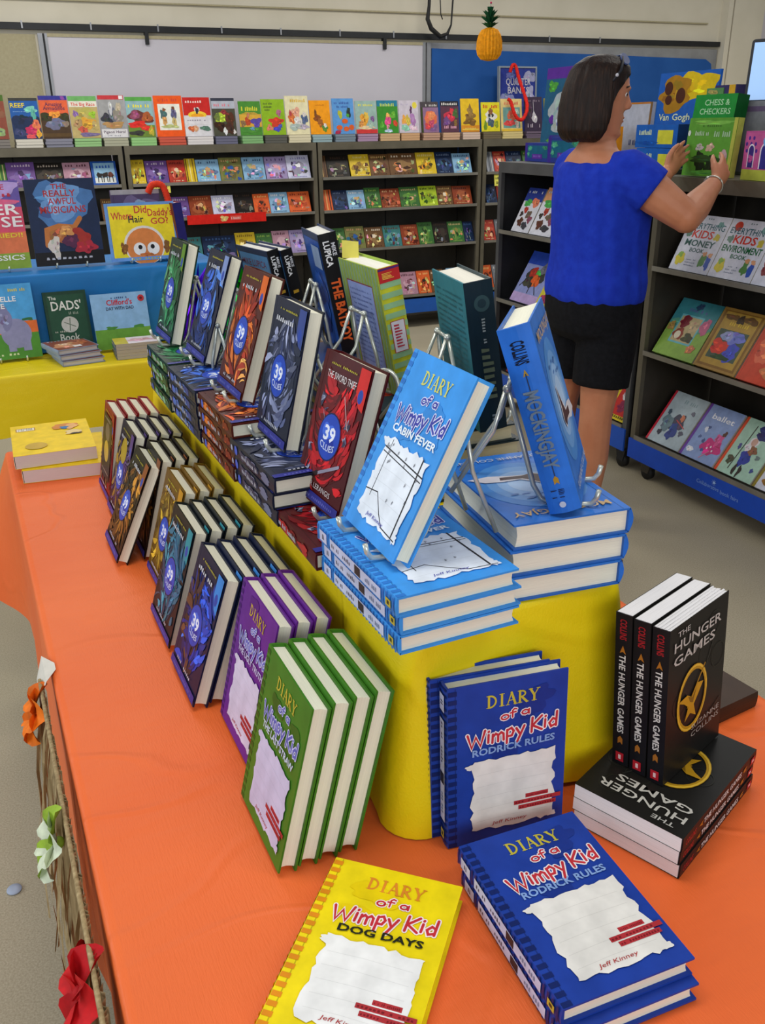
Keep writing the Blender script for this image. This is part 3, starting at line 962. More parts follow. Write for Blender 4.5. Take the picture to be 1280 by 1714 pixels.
uu = Vector((math.cos(a), math.sin(a), 0)); vv = Vector((math.sin(a), -math.cos(a), 0))
hb = None
for i in range(3):
    o = f0 + vv * (.203 - .002 * i) + uu * (.0015 * (i % 2)) + Vector((0, 0, TZ + .001 + .0203 * i))
    M = basis(o, uu, -vv)
    lab = '%s of three black paperbacks with a gold bird pin lying in a stack' % ('bottom', 'middle', 'top')[i]
    if hb is None: hb = black_book(lab, M, group='black paperbacks lying in a stack')
    else: dup(hb, M, lab, 'black paperbacks lying in a stack')
HZ = TZ + .001 + .0203 * 3 + .0012
first = stand(FT, (.635, .613, HZ), 19.1, 4.5, .0215, 0)
q = first.to_3x3() @ Vector((0, 0, -1)); qh = Vector((q.x, q.y, 0)).normalized()
for i in range(3):
    M = Matrix.Translation(qh * (.0235 * i)) @ first
    if i == 0: black_book('black paperback with gold bird cover, front one of three standing on the stack', M, .0212, True, 'black paperbacks standing on the stack')
    elif i == 1: hb2 = black_book('black paperback, middle one of three standing on the black stack', M, .0212, False, 'black paperbacks standing on the stack')
    else: dup(hb2, M, 'black paperback, rearmost of three standing on the black stack', 'black paperbacks standing on the stack')

# ================================================================== ON THE YELLOW RISER: stacks, wire easels and upright books
def easel(label, M, w, lean, depth=.03, high=.13, mat='wire', group=None, rear=.11):
    """wire book stand, local frame: x across, y back, z up, origin on the surface under the middle of the book's front foot"""
    r = thing('wire_easel', label, 'book stand', M, group)
    tb = math.tan(R(lean))
    for sx in (-1, 1):
        x = sx * w * .5
        yb = depth
        mb = MB()
        mb.tube([(x, -.017, .022), (x, -.015, .012), (x, -.010, .0045), (x, 0, .003), (x, yb - .004, .003), (x, yb + .003, .006), (x, yb + .006 + .02 * tb, .022), (x * .95, yb + .004 + high * .5 * tb, high * .5), (x * .6, yb + .005 + high * tb, high)], .0031, mat=mat)
        mb.build('front_wire', r)
        mb = MB()
        mb.tube([(x * .6, yb + .007 + high * tb, high), (x * .75, yb + .03 + high * tb * .75, high * .62), (x * .9, yb + rear, .003)], .0028, mat=mat)
        mb.build('rear_leg', r)
        mb = MB(); mb.ball((x * .6, yb + .006 + high * tb, high), .0052, mat=mat); mb.build('joint', r)
    mb = MB(); mb.tube([(-w * .3, yb + .006 + high * tb, high), (w * .3, yb + .006 + high * tb, high)], .0028, mat=mat); mb.build('cross_wire', r)
    return r

def up_on_easel(F, s, t, z, yaw, lean, thick, w, label, depth, lift=.0075):
    a = R(yaw)
    wd = Vector((math.cos(a), math.sin(a), 0)); bk = Vector((-math.sin(a), math.cos(a), 0))
    M = basis(Vector((s, t, z)) + wd * w * .5, wd, bk)
    easel(label, F @ M, w * .55, lean, depth)

ST = .0232
def pile(maker, n, s, t, z, what, where, group, kinds=None, tot=None, jit=.003, seed=1, st=ST):
    rng = random.Random(seed); b = None
    names = {1: ['single'], 2: ['lower', 'upper'], 3: ['bottom', 'middle', 'top'], 4: ['bottom', 'second from bottom', 'third from bottom', 'top']}[n]
    for i in range(n):
        M = flat(FT, (s + rng.uniform(-jit, jit), t + rng.uniform(-jit, jit), z + .0008 + st * i), rng.uniform(-1, 1))
        lab = ('%s of %d %s piled %s' % (names[i], n, what, where)) if n > 1 else 'flat %s %s' % (what, where)
        if b is None: b = maker(lab, M); b['group'] = group
        else: dup(b, M, lab, group)
    return z + .0008 + st * n
# six piles along the left edge of the riser, spines to the left
E_ = [('e1', 'green', 4, .318, 1.668, .352, 1.936, 15.8, 'green adventure hardcovers', 'at the far end', 'green hardcover with round seal'),
      ('e2', 'navy', 4, .322, 1.463, .372, 1.745, 19.5, 'navy adventure hardcovers', 'beside the green pile', 'navy hardcover with blue lightning cover'),
      ('e3', 'flame', 4, .324, 1.258, .362, 1.475, 18.4, 'flame red adventure hardcovers', 'beside the navy pile', 'flame red hardcover with fiery cover'),
      ('e4', 'steel', 3, .326, 1.070, .367, 1.279, 13.5, 'steel grey adventure hardcovers', 'beside the flame red pile', 'steel grey hardcover with smoky cover')]
z = pile(lambda lb, M: wimpy_book('sky', lb, M, seed=4), 3, .338, .703, BZ, 'sky blue diary-style hardcovers', 'at the front corner of the riser', 'sky blue hardcovers in a pile', seed=5)
ZE6 = z
z5 = pile(lambda lb, M: clue_book('sword', lb, M, seed=42, title='THE SWORD THIEF', author='PETER LERANGIS'), 1, .331, .918, BZ, 'crimson adventure hardcover lying under the upright crimson one,', 'behind the sky blue pile', 'crimson hardcover under an easel', seed=8)
for nm, kind, n, s, t, fs, ft, lean, what, where, single in E_:
    z = pile(lambda lb, M: clue_book(kind, lb, M, seed=len(nm) + ord(nm[1])), n, s, t, BZ, what, where, what + ' in a pile', seed=ord(nm[1]))
    th = .024
    clue_book(kind, single + ' propped upright on a wire easel', stand(FT, (fs, ft, z + .0085), -90, lean, th), th, seed=len(nm) + ord(nm[1]) + 40)
    up_on_easel(FT, fs, ft, z, -90, lean, th, .139, 'wire easel holding the upright ' + single.split(' with')[0], .034)
clue_book('sword', 'crimson hardcover with snowy swords propped upright on a wire easel', stand(FT, (.372, 1.118, z5 + .0085), -87, 17, .024), .024, seed=42, title='THE SWORD THIEF', author='PETER LERANGIS')
up_on_easel(FT, .372, 1.118, z5, -87, 17, .024, .139, 'wire easel holding the upright crimson hardcover', .034)
wimpy_book('sky', 'sky blue diary-style hardcover tilted back on a wire easel', stand(FT, (.357, .900, ZE6 + .010), -91, 27, .0225), seed=4)
up_on_easel(FT, .357, .900, ZE6, -91, 27, .0225, .145, 'wire easel holding the tilted sky blue hardcover', .038)

# ---- blue bird-cover hardcovers (pile of three and one on an easel)
def sky_art(w, l):
    A = Art(w, l, 9)
    for k, c in enumerate(('4a8ad0', '6a9fd8', '8db6e2', 'accbec')):
        A.ell(w * .5, l * .5, w * (.46 - .09 * k), l * (.34 - .07 * k), c)
    for k in range(7): A.blob(w * A.rng.uniform(.2, .8), l * A.rng.uniform(.62, .72), w * .04, l * .008, '4a78b8')
    A.poly([(w * .98, l * .36), (w * .86, l * .43), (w * .7, l * .445), (w * .55, l * .44), (w * .45, l * .5), (w * .3, l * .62), (w * .33, l * .5), (w * .3, l * .42), (w * .38, l * .36), (w * .46, l * .38), (w * .6, l * .37), (w * .78, l * .34)], 'd8d4d8')
    A.poly([(w * .72, l * .42), (w * .52, l * .43), (w * .45, l * .48), (w * .33, l * .6), (w * .36, l * .48), (w * .32, l * .41), (w * .4, l * .37), (w * .5, l * .39), (w * .7, l * .38)], '4a3438')
    A.text('MOCKINGJAY', w * .52, l * .87, l * .06, 'c9a878', w * .84, .012)
    A.text('SUZANNE COLLINS', w * .52, l * .075, l * .04, 'b8bcc4', w * .84, .01)
    return A
def sky_spine(l, t):
    A = Art(l, t, 5)
    A.text('COLLINS', l * .13, t * .3, t * .42, '10182c', l * .12, .03)
    arrow_tip(A, l * .215, t * .5, l * .03, 'a88a2c'); A.stroke([(l * .24, t * .5), (l * .8, t * .5)], .0012, '2c3c5c')
    A.text('MOCKINGJAY', l * .54, t * .28, t * .46, '6a8094', l * .42, .03)
    arrow_tail(A, l * .79, t * .5, l * .03, 'a8842c')
    A.squig(l * .865, l * .915, t * .48, t * .2, '1c2c54', 6); A.squig(l * .865, l * .915, t * .25, t * .2, '1c2c54', 4)
    A.ell(l * .95, t * .5, t * .1, t * .1, 'b8c8e0')
    return A
def bird_book(label, M, t=.0315, group=None):
    w, l = .148, .216
    return make_book('hardcover_book', label, M, w, l, t, '2f72c8', '2a6fd0', '2c66b8', sky_art(w, l), sky_spine(l, t), page='e8e6d2', group=group, bulge=.005)
mj = Vector((.1468, .888, 0)); a = 1.8839
ub = Vector((math.cos(a), math.sin(a), 0)); vb = Vector((math.sin(a), -math.cos(a), 0))
bb = None
for i in range(3):
    # head of the cover points to the photographer, spine on the right
    o = mj + vb * (.148 + .004 * (2 - i) * -1) + ub * (.216 + .002 * i) + Vector((0, 0, BZ + .001 + .032 * i))
    M = basis(o, -vb, -ub)
    lab = '%s of three thick blue hardcovers lying in a pile on the riser' % ('bottom', 'middle', 'top')[i]
    if bb is None: bb = bird_book(lab, M, group='thick blue hardcovers in a pile')
    else: dup(bb, M, lab, 'thick blue hardcovers in a pile')
ZMJ = BZ + .001 + .032 * 3
M = stand(FT, (.556 + .659 * .036, .760 - .682 * .036, ZMJ + .0125 + .318 * .0), 51.0, 18.6, .036)
bird_book('thick blue hardcover tilted on a wire easel, gold arrow down its spine', M, .036)
up_on_easel(FT, .580, .735, ZMJ, 51.0, 18.6, .036, .148, 'wire easel holding the thick blue hardcover', .045)
# ---- right side of the riser: books facing the other way, backs and spines to the photographer
def plain_book(label, M, w, l, t, front, spine, back, sa=None, ba=None, fa=None, group=None, page='e0dcc8', hard=True):
    return make_book('hardcover_book' if hard else 'paperback_book', label, M, w, l, t, front, spine, back, fa, sa, ba, hard, page, group, bulge=.002)
def face_right(s, t, z, lean, thick, yaw=90):
    return stand(FT, (s + thick, t, z), yaw, lean, thick)
# teal / dark hardback
A = Art(.14, .212, 2)
for i in range(22): A.squig(.012, .128, .185 - .0078 * i, .0035, '2c6a74', 26)
S = Art(.212, .040, 2); S.ell(.03, .022, .011, .011, '2c4448'); S.ell(.03, .022, .006, .006, '1c3038')
S.squig(.05, .085, .019, .005, '8a9494', 9); S.squig(.09, .165, .014, .016, '586450', 8); S.squig(.185, .2, .019, .007, '6a7880', 3)
pz = BZ
d = None
for i in range(4):
    M = flat(FT, (.555 - .012 * (i % 2), 1.045, BZ + .0008 + .0258 * i), 0)
    lb = '%s of four dark flat hardcovers under the upright teal book' % ('bottom', 'second', 'third', 'top')[i]
    if d is None: d = plain_book(lb, M, .15, .215, .025, '22333a', '18262c', '22333a', group='dark flat hardcovers', page='c9c4a4')
    else: dup(d, M, lb, 'dark flat hardcovers')
ZR = BZ + .0008 + .0258 * 4
plain_book('thick teal hardcover with dark navy spine standing behind the sky blue book', face_right(.616, 1.012, ZR + .009, 8.6, .040, 79), .14, .209, .040, '18343c', '10242e', '2e7a86', S, A, page='e6e2d4')
up_on_easel(FT, .656, 1.012, ZR, 79, 8.6, .040, .14, 'wire easel holding the thick teal hardcover', .05)
# striped yellow-green hardback with a blurb panel
A = Art(.15, .205, 3)
for i in range(26): A.rect(.15 * i / 26, .0005, .15 * (i + .5) / 26, .2045, '8fae5a' if i % 2 else '7ea89a')
A.rect(.022, .03, .122, .175, '8a3a4a'); A.rect(.024, .032, .12, .173, '93a6dc')
for i in range(16): A.squig(.03, .112, .16 - .0078 * i, .0032, '5f70b0', 22)
A.rect(.095, .008, .12, .026, 'd8dcd8')
for i in range(8): A.rect(.097 + .0027 * i, .009, .0984 + .0027 * i, .024, '26282c')
S = Art(.205, .036, 3)
for i in range(12): A2 = S.rect(.022 + .205 * i / 13, .0005, .022 + .205 * (i + .55) / 13, .0355, '8fb88a')
S.rect(.0, .0005, .022, .0355, 'b82a2c'); S.rect(.001, .0005, .004, .0355, '4a2a6a'); S.squig(.008, .018, .006, .02, 'e0b04a', 5)
S.rect(.082, .006, .132, .03, 'b0303c'); S.rect(.083, .0072, .131, .0288, 'd8d4dc'); S.squig(.088, .126, .011, .013, 'b83a4a', 8)
d = None
for i, c in enumerate(('c8401c', '2c6a3a', 'd2b01c', 'b8341c')):
    plain_book('flat %s book in the pile under the striped yellow-green book' % ('orange', 'green', 'yellow', 'red')[i], flat(FT, (.56, 1.262, BZ + .0008 + .0258 * i), [2, -2, 1, -1][i]), .14, .2, .025, c, c, c, group='mixed flat books under the striped book')
plain_book('striped yellow-green hardcover with pale blurb panel standing on an easel', face_right(.593, 1.232, ZR + .009, 10.5, .036, 90), .15, .205, .036, '9cb83c', 'c6c832', 'aebf52', S, A, page='ece8dc')
up_on_easel(FT, .629, 1.232, ZR, 90, 10.5, .036, .15, 'wire easel holding the striped yellow-green hardcover', .042)
tag_ = MB(); tag_.box((-.018, 0, 0), (.018, .0006, .028), 'd8cc58', 'print_matte')
o = tag_.build('price_tag', M=FT @ Matrix.Translation((.575, 1.375, ZR + .202)) @ Matrix.Rotation(R(-65), 4, 'Z')); tag(o, 'yellow paper price tag sticking up from the striped hardcover', 'tag')
# silver loop stands seen from behind, between the crimson and the striped books
for k, (s, t) in enumerate(((.492, 1.165), (.515, 1.11))):
    r = thing('wire_loop_stand', ['silver wire loop stand nearer the striped hardcover', 'silver wire loop stand nearer the crimson hardcover'][k], 'book stand', FT @ Matrix.Translation((s, t, BZ + .001)) @ Matrix.Rotation(R(-65), 4, 'Z'), 'silver wire loop stands')
    mb = MB(); P = [(-.022, 0, .003), (-.022, 0, .165)] + [(-.022 * math.cos(R(a)), 0, .165 + .022 * math.sin(R(a))) for a in range(20, 180, 20)] + [(.022, 0, .165), (.024, .01, .003)]
    mb.tube(P, .0034, mat='wire'); mb.build('loop', r)
    mb = MB(); mb.tube([(-.022, 0, .0034), (-.022, -.05, .0034), (.024, -.05, .0034), (.024, .01, .0034)], .003, mat='wire'); mb.build('foot_wire', r)
# black-spined sports novels
def sport(label, M, w, l, t, nm, col, group=None):
    A = Art(w, l, 6); A.rect(.01, .02, w - .004, l - .012, '4f86b8' if nm == 'a' else '1d4fa0')
    if nm == 'a':
        A.text('MIKE LUPICA', w * .5, l * .82, l * .07, '6a2040', w * .76, .01); A.squig(w * .3, w * .7, l * .74, l * .03, '6a8a70', 7)
        for i in range(8): A.squig(w * .15, w * .88, l * (.62 - .05 * i), l * .015, '38587a', 18)
    else:
        for i in range(12): A.blob(w * A.rng.uniform(.2, .8), l * A.rng.uniform(.1, .7), w * .2, l * .08, ['1a3a86', '2a5cb8', '16307a'][i % 3])
        A.rect(w * .5, l * .72, w * .95, l * .9, '8aa0c0')
    S = Art(l, t, 6)
    S.text('MIKE', l * .13, t * .62, t * .22, 'c8ccd4', l * .1, .02); S.text('LUPICA', l * .16, t * .2, t * .34, 'dfe2e6', l * .2, .03)
    if nm == 'a': S.squig(l * .4, l * .72, t * .25, t * .5, 'b8922c', 6)
    else: S.text('THE BATBOY', l * .62, t * .22, t * .5, 'd8602c', l * .52, .04)
    return plain_book(label, M, w, l, t, col, '121316', '1a2c50', S, A, group=group, page='ebe8de')
d = None
for i in range(4):
    M = flat(FT, (.555, 1.475, BZ + .0008 + .0258 * i), 0)
    lb = '%s of four flat navy books under the tall black-spined novel' % ('bottom', 'second', 'third', 'top')[i]
    if d is None: d = plain_book(lb, M, .145, .2, .025, '24407a', '1a2c5a', '24407a', group='flat navy books')
    else: dup(d, M, lb, 'flat navy books')
sport('tall black-spined sports novel with orange spine letters on an easel', face_right(.618, 1.52, ZR + .009, 10.7, .034, 81), .148, .225, .034, 'b', '1c2c54')
up_on_easel(FT, .652, 1.52, ZR, 81, 10.7, .034, .148, 'wire easel holding the tall black-spined novel', .04)
d = None
for i in range(3):
    M = flat(FT, (.55, 1.74, BZ + .0008 + .0225 * i), 0)
    lb = '%s of three flat brown books under the leaning pair of novels' % ('bottom', 'middle', 'top')[i]
    if d is None: d = plain_book(lb, M, .145, .2, .022, '6a4a2c', '4a3420', '6a4a2c', group='flat brown books')
    else: dup(d, M, lb, 'flat brown books')
zz = BZ + .0008 + .0225 * 3
g0 = sport('left one of two leaning black-spined sports novels', face_right(.598, 1.77, zz + .0105, 12.3, .026, 98), .148, .208, .026, 'a', '1c2c54', 'pair of leaning sports novels')
dup(g0, face_right(.6255, 1.766, zz + .0105, 12.3, .026, 98), 'right one of two leaning black-spined sports novels', 'pair of leaning sports novels')
# metal stands between the rows
for k, (s, t, lab) in enumerate(((.50, 1.46, 'grey wire easel standing empty behind the steel grey hardcover'), (.47, 1.62, 'grey wire easel standing empty behind the flame red hardcover'))):
    M = FT @ basis(Vector((s, t, BZ + .0008)), Vector((math.cos(R(80)), math.sin(R(80)), 0)), Vector((-math.sin(R(80)), math.cos(R(80)), 0)))
    easel(lab, M, .075, 12, .02, .17, 'wire_grey', rear=.06)
# loose flat paperbacks lying in the middle of the riser
for k, (s, t, c, lab) in enumerate(((.475, 1.9, '8a94a8', 'grey-blue flat paperback lying behind the navy book'), (.49, 1.34, '6a6a9a', 'lilac flat paperback lying in the middle of the riser'), (.485, 1.2, 'c8542c', 'orange flat paperback lying behind the crimson pile'))):
    rng = random.Random(k)
    A = spec_art(.12, .18, 'b .5 .5 .3 .3 30384c|b .4 .6 .2 .1 b83a34|q .1 .9 .85 .07 d0d4dc|b .6 .3 .2 .1 c8b84c', k)
    make_book('paperback_book', lab, flat(FT, (s, t - .08, BZ + .0008), rng.uniform(-5, 5)), .1, .15, .014, c, art=A if False else spec_art(.1, .15, 'b .5 .5 .3 .3 30384c|b .4 .6 .2 .1 b83a34|q .1 .9 .85 .07 d0d4dc|b .6 .3 .2 .1 c8b84c', k), hard=False)
# foil ornaments on the riser
def foil(label, s, t, z, col, h, spikes):
    r = thing('foil_ornament', label, 'ornament', FT @ Matrix.Translation((s, t, z)))
    rng = random.Random(3)
    mb = MB()
    rings = []
    for i, (q, zz) in enumerate(((.03, 0), (.042, .02), (.04, .06), (.026, .1), (.012, .125), (.016, .14))):
        rings.append([(q * (1 + .22 * ((k % 2) * 2 - 1)) * math.cos(2 * math.pi * k / 16), q * (1 + .22 * ((k % 2) * 2 - 1)) * math.sin(2 * math.pi * k / 16), zz * h / .14) for k in range(16)])
    mb.loft(rings, col, 'foil', smooth=False); mb.build('wrapped_weight', r)
    mb = MB()
    for k in range(spikes):
        a = 2 * math.pi * k / spikes
        tip = Vector((.04 * math.cos(a), .04 * math.sin(a), h + .035 + .035 * (k % 2)))
        b0 = Vector((.014 * math.cos(a - .5), .014 * math.sin(a - .5), h)); b1 = Vector((.014 * math.cos(a + .5), .014 * math.sin(a + .5), h)); b2 = Vector((0, 0, h + .03))
        mb.mesh([b0, b1, b2, tip], [(0, 1, 3), (1, 2, 3), (2, 0, 3), (2, 1, 0)], col, 'foil')
    mb.build('foil_tuft', r)
    return r
foil('shiny purple foil ornament behind the green upright hardcover', .47, 2.04, BZ + .001, '5a14c8', .15, 6)
foil('shiny green foil ornament behind the navy upright hardcover', .556, 1.965, BZ + .001, '10a838', .19, 7)
# brown notebooks
make_book('notebook', 'brown leather notebook lying behind the thick blue pile', flat(FT, (.655, .745, BZ + .001), 82), .13, .1, .022, '4a2c20', hard=True, page='d8d2c0')
r = make_book('notebook', 'brown leather notebook lying on the orange cloth behind black paperbacks', flat(FT, (.925, .742, TZ + .001), 96), .1, .15, .026, '3c2a1e', '34241a', hard=True, page='5a4030')

# ================================================================== FAR END OF THE ORANGE TABLE
A = Art(.17, .235, 4)
A.rect(.012, .195, .06, .222, 'b8893a'); A.rect(.015, .1975, .057, .2195, 'ece6d0'); A.squig(.018, .054, .202, .006, '6a5a44', 9); A.squig(.018, .054, .211, .006, '6a5a44', 9)
A.ell(.055, .06, .026, .026, 'caa63c'); A.blob(.13, .2, .03, .022, 'd88a3c'); A.blob(.145, .19, .02, .02, 'e8b070'); A.blob(.13, .185, .01, .012, '3a7ab0'); A.blob(.15, .14, .022, .018, 'e6ca8c'); A.blob(.155, .125, .016, .005, '2c2a26')
d = make_book('paperback_book', 'lower of two yellow picture paperbacks at the far left corner', flat(FT, (.040, 2.155, TZ + .001), -7), .19, .25, .032, 'f0cc1c', 'e8dcc0', 'f0cc1c', A, hard=False, page='c9b9b4', group='yellow picture paperbacks')
dup(d, flat(FT, (.028, 2.168, TZ + .0345), -2), 'upper of two yellow picture paperbacks at the far left corner', 'yellow picture paperbacks')
d = None
for i in range(3):
    M = flat(FT, (.315, 2.255, TZ + .001 + .0155 * i), 3)
    lb = '%s of three thin white paperbacks behind the dark red row' % ('bottom', 'middle', 'top')[i]
    if d is None: d = make_book('paperback_book', lb, M, .13, .16, .015, 'd8d4cc', hard=False, page='e4e0d8', group='thin white paperbacks')
    else: dup(d, M, lb, 'thin white paperbacks')

# grass skirt and silk flowers on the left edge of the orange table
rng = random.Random(12)
mb = MB()
def skirt_strip(t, ln, off, wd):
    n = 7; P0, P1 = [], []
    ph = rng.uniform(0, 6)
    for k in range(n + 1):
        f = k / n
        s = .004 - .007 - off * f ** .7 + .006 * f * math.sin(11 * f + ph)
        tt = t + .018 * math.sin(9 * f + ph) * f
        z = TZ - .006 - ln * f
        ww = wd * (1 - .4 * f)
        tw = .9 * math.sin(3 * f + ph)
        P0.append((s - ww * .5 * math.sin(tw), tt - ww * .5 * math.cos(tw), z)); P1.append((s + ww * .5 * math.sin(tw), tt + ww * .5 * math.cos(tw), z))
    for k in range(n):
        mb.face([P0[k], P1[k], P1[k + 1], P0[k + 1]], mat='raffia', smooth=True)
t = 1.27
while t > -.25:
    skirt_strip(t, rng.uniform(.28, .62), rng.uniform(.006, .055), rng.uniform(.004, .011)); t -= .0058
mb.tube([(-.006, 1.28, TZ - .008), (-.007, .6, TZ - .008), (-.006, -.26, TZ - .008)], .003, mat='raffia')
tag(mb.build('grass_skirt', M=FT), 'tan raffia grass skirt hanging along the left edge of the orange table', 'table skirt')
mb = MB()
mb.loft([[(.02, 1.285, TZ + .0012), (.02, 1.305, TZ + .0012), (.02, 1.305, TZ + .0018), (.02, 1.285, TZ + .0018)], [(.003, 1.255, TZ + .0012), (.003, 1.335, TZ + .0012), (.003, 1.335, TZ + .0018), (.003, 1.255, TZ + .0018)], [(-.012, 1.24, TZ - .03), (-.010, 1.32, TZ - .03), (-.010, 1.32, TZ - .029), (-.012, 1.24, TZ - .029)]], 'dcd8cc', 'print_matte', False)
tag(mb.build('paper_scrap', M=FT), 'white paper tab at the far end of the grass skirt', 'paper')
def flower(label, s, t, z, col, r0, n, droop, mid):
    r = thing('silk_flower', label, 'flower', FT @ Matrix.Translation((s, t, z)) @ Matrix.Rotation(R(-70), 4, 'Y'))
    rg = random.Random(n)
    for k in range(n):
        a = 2 * math.pi * k / n + rg.uniform(-.2, .2); L_ = r0 * rg.uniform(.8, 1.15)
        mb = MB(); rings = []
        for i in range(6):
            f = i / 5
            wd = r0 * .62 * math.sin(math.pi * (.12 + .8 * f)) ** .7
            zc = r0 * (.15 + droop * f - .9 * f * f)
            row = []
            for j in range(5):
                g = (j - 2) / 2
                row.append(Matrix.Rotation(a, 3, 'Z') @ Vector((L_ * f + .004, wd * g, zc + .22 * r0 * g * g + .05 * r0 * math.sin(7 * f + j))))
            rings.append(row)
        mb.loft(rings, col if k % 3 else mid, 'petal', True, False, False); mb.build('petal', r)
    mb = MB(); mb.ball((0, 0, r0 * .15), r0 * .2, mid, 'petal', 6); mb.build('flower_centre', r)
    return r
flower('orange silk flower on the grass skirt, farthest one', -.012, 1.25, .69, 'ee7a18', .042, 6, .75, 'd8660e')
flower('white and lime silk flower on the grass skirt, middle one', -.014, .955, .69, 'd4dcc0', .04, 6, 1.0, '9cbc3c')
flower('red silk flower on the grass skirt, nearest one', -.016, .722, .69, 'd0161c', .045, 5, .6, 'b80f18')
mb = MB(); mb.loft([[(.016 * q * math.cos(2 * math.pi * k / 20), .016 * q * math.sin(2 * math.pi * k / 20), z) for k in range(20)] for q, z in ((.9, .0), (1, .002), (.95, .004), (.3, .0045))], 'a8b4c8', 'paint')
o = mb.build('bottle_cap', M=FT @ Matrix.Translation((-.139, 1.652, .0005))); tag(o, 'small pale blue disc lying on the floor at the left', 'disc')

# ================================================================== YELLOW TABLE AT THE BACK LEFT
def pic_book(name, label, s, t, z, w, l, thick, lean, base, spec, seed=1, hard=True, yaw=0, group=None, page='d8d4c8', roll=0.):
    return make_book(name, label, stand(FT, (s, t, z), yaw, lean, thick, roll), w, l, thick, base, art=spec_art(w, l, spec, seed), hard=hard, page=page, group=group)
ele = 'r 0 0 1 .34 4a8a2c|r 0 .34 1 .52 d86a2c|r 0 .5 1 1 4aa0dc|b .2 .5 .06 .03 5a9a3c|b .85 .52 .1 .02 2c6a3a|e .62 .34 .26 .2 8a8cb4|e .33 .52 .2 .17 9496be|b .48 .55 .12 .14 7c7ea8|r .45 .1 .58 .25 8a8cb4|r .7 .1 .84 .26 8a8cb4|s .2 .48 .08 .36 .02 .28 .06 8a8cb4|b .3 .66 .08 .04 c85a4a|t ELLA .2 .86 .07 .3 f0f0f0|t ARABELLE .4 .77 .07 .62 f0f0f0|t HOME .3 .68 .07 .4 f0f0f0|q .6 .9 .9 .04 d8c83c|q .1 .7 .05 .03 c8d8a8'.replace('t ELLA .2 .86 .07 .3 f0f0f0|', '')
pic_book('hardcover_book', 'blue picture book with a lilac elephant on its cover', .01, 3.47, TZ + .0115, .2, .265, .014, 12, '4aa0dc', ele)
make = 'r .06 .05 .95 .95 1a4230|r .08 .06 .93 .94 1e4a34|t The .2 .87 .06 .18 c8d0c8|t DADS\' .5 .7 .15 .7 d8dcd4|q .5 .8 .62 .05 8a9a8a|e .52 .46 .2 .13 b8bcb4|s .4 .5 .65 .42 .02 5a6a5a|s .5 .36 .54 .56 .02 5a6a5a|q .15 .5 .34 .03 a8b0a0|t Book .48 .2 .12 .46 b8c0b4|q .2 .8 .12 .03 8a9a8a'
pic_book('hardcover_book', 'dark green gift book with silver lettering on the yellow table', .245, 3.475, TZ + .0115, .152, .225, .02, 13, '173c2b', make)
clif = 'r 0 0 1 .4 6aa03c|r 0 .36 1 1 8ab8e0|b .3 .38 .1 .03 4a8a3c|b .8 .38 .1 .03 4a8a3c|q .36 .66 .9 .035 3a5a8a|t Clifford\'s .5 .79 .1 .46 c0202c|t DAY_WITH_DAD .5 .7 .06 .5 28324c|e .9 .88 .06 .06 c0343c|e .9 .88 .025 .025 6a1a20'
pic_book('paperback_book', 'sky blue square picture book with grassy cover on the yellow table', .408, 3.46, TZ + .0115, .205, .205, .008, 12, '8ab8e0', clif, hard=False)
goose = 'r 0 0 1 .18 8aa83c|r 0 .18 1 .42 e0784c|r 0 .42 1 .7 d8506c|b .5 .9 .46 .12 b8a0dc|t LOTTO .6 .9 .06 .4 c03048|t OFFIELD .55 .84 .05 .6 c03048|b .5 .74 .5 .06 e0648c|t HER .66 .62 .12 .6 f2f0f0|t OSE .7 .48 .12 .55 f2f0f0|t NURSERIED!! .55 .36 .05 .8 e8d03c|t CLASSICS .58 .1 .06 .7 f0f0e8|b .3 .25 .2 .05 c83a5c'
goose = goose.replace('t LOTTO', 't LOTTE').replace('t OFFIELD .55 .84 .05 .6 c03048|', 'q .25 .9 .82 .04 c03048|')
pic_book('hardcover_book', 'pink and violet nursery picture book on the blue riser, cut by the frame', -.015, 3.665, 1.0445, .25, .31, .014, 8, '6a5aa8', goose)
mus = 'r 0 0 1 1 1c2c4c|b .5 .7 .4 .26 4a78b0|b .5 .74 .3 .2 6c9ad0|b .45 .76 .18 .14 8cb4e0|r 0 0 1 .16 141418|t THE .48 .885 .06 .22 b03438|t REALLY .48 .8 .075 .46 b03438|t AWFUL .5 .71 .075 .4 b03438|t MUSICIANS .5 .61 .08 .66 b03438|b .35 .36 .15 .1 b06a3c|s .2 .24 .22 .42 .4 .46 .62 .44 .72 .54 .07 c0763c|b .68 .3 .16 .12 a8342c|b .55 .28 .12 .08 5a2c4c|b .3 .22 .08 .12 d8d0c4|b .75 .2 .14 .08 b02c3c|b .5 .4 .1 .06 d89858|q .15 .85 .07 .03 b8b8c0'
pic_book('hardcover_book', 'midnight blue picture book with red lettering standing on the riser', .255, 3.67, 1.0445, .25, .31, .013, 8, '16223c', mus)
dad = 'r .04 .05 .96 .95 f0dc2c|t Where .22 .72 .13 .3 c83a3c|t Did .5 .82 .13 .18 c83a3c|t Daddy\'s .78 .76 .13 .36 c83a3c|t Hair .42 .66 .12 .22 2a2c34|t GO? .76 .62 .11 .26 c83a3c|e .5 .26 .3 .34 e8e4dc|e .5 .24 .27 .32 e08848|r .06 .0 .96 .05 6a9ad8|b .2 .22 .05 .1 8a5a2c|b .82 .22 .05 .1 8a5a2c|e .42 .2 .09 .11 f0f0ec|e .62 .2 .09 .11 f0f0ec|e .43 .23 .03 .04 1c1c20|e .61 .23 .03 .04 1c1c20|b .52 .08 .1 .05 d0783c|r 0 0 1 .06 6a9ad8|q .3 .7 .015 .025 c8b83c'
pic_book('hardcover_book', 'yellow picture book of a bald head with wide eyes on the riser', .53, 3.66, 1.0445, .265, .215, .013, 8, '6a9ad8', dad)
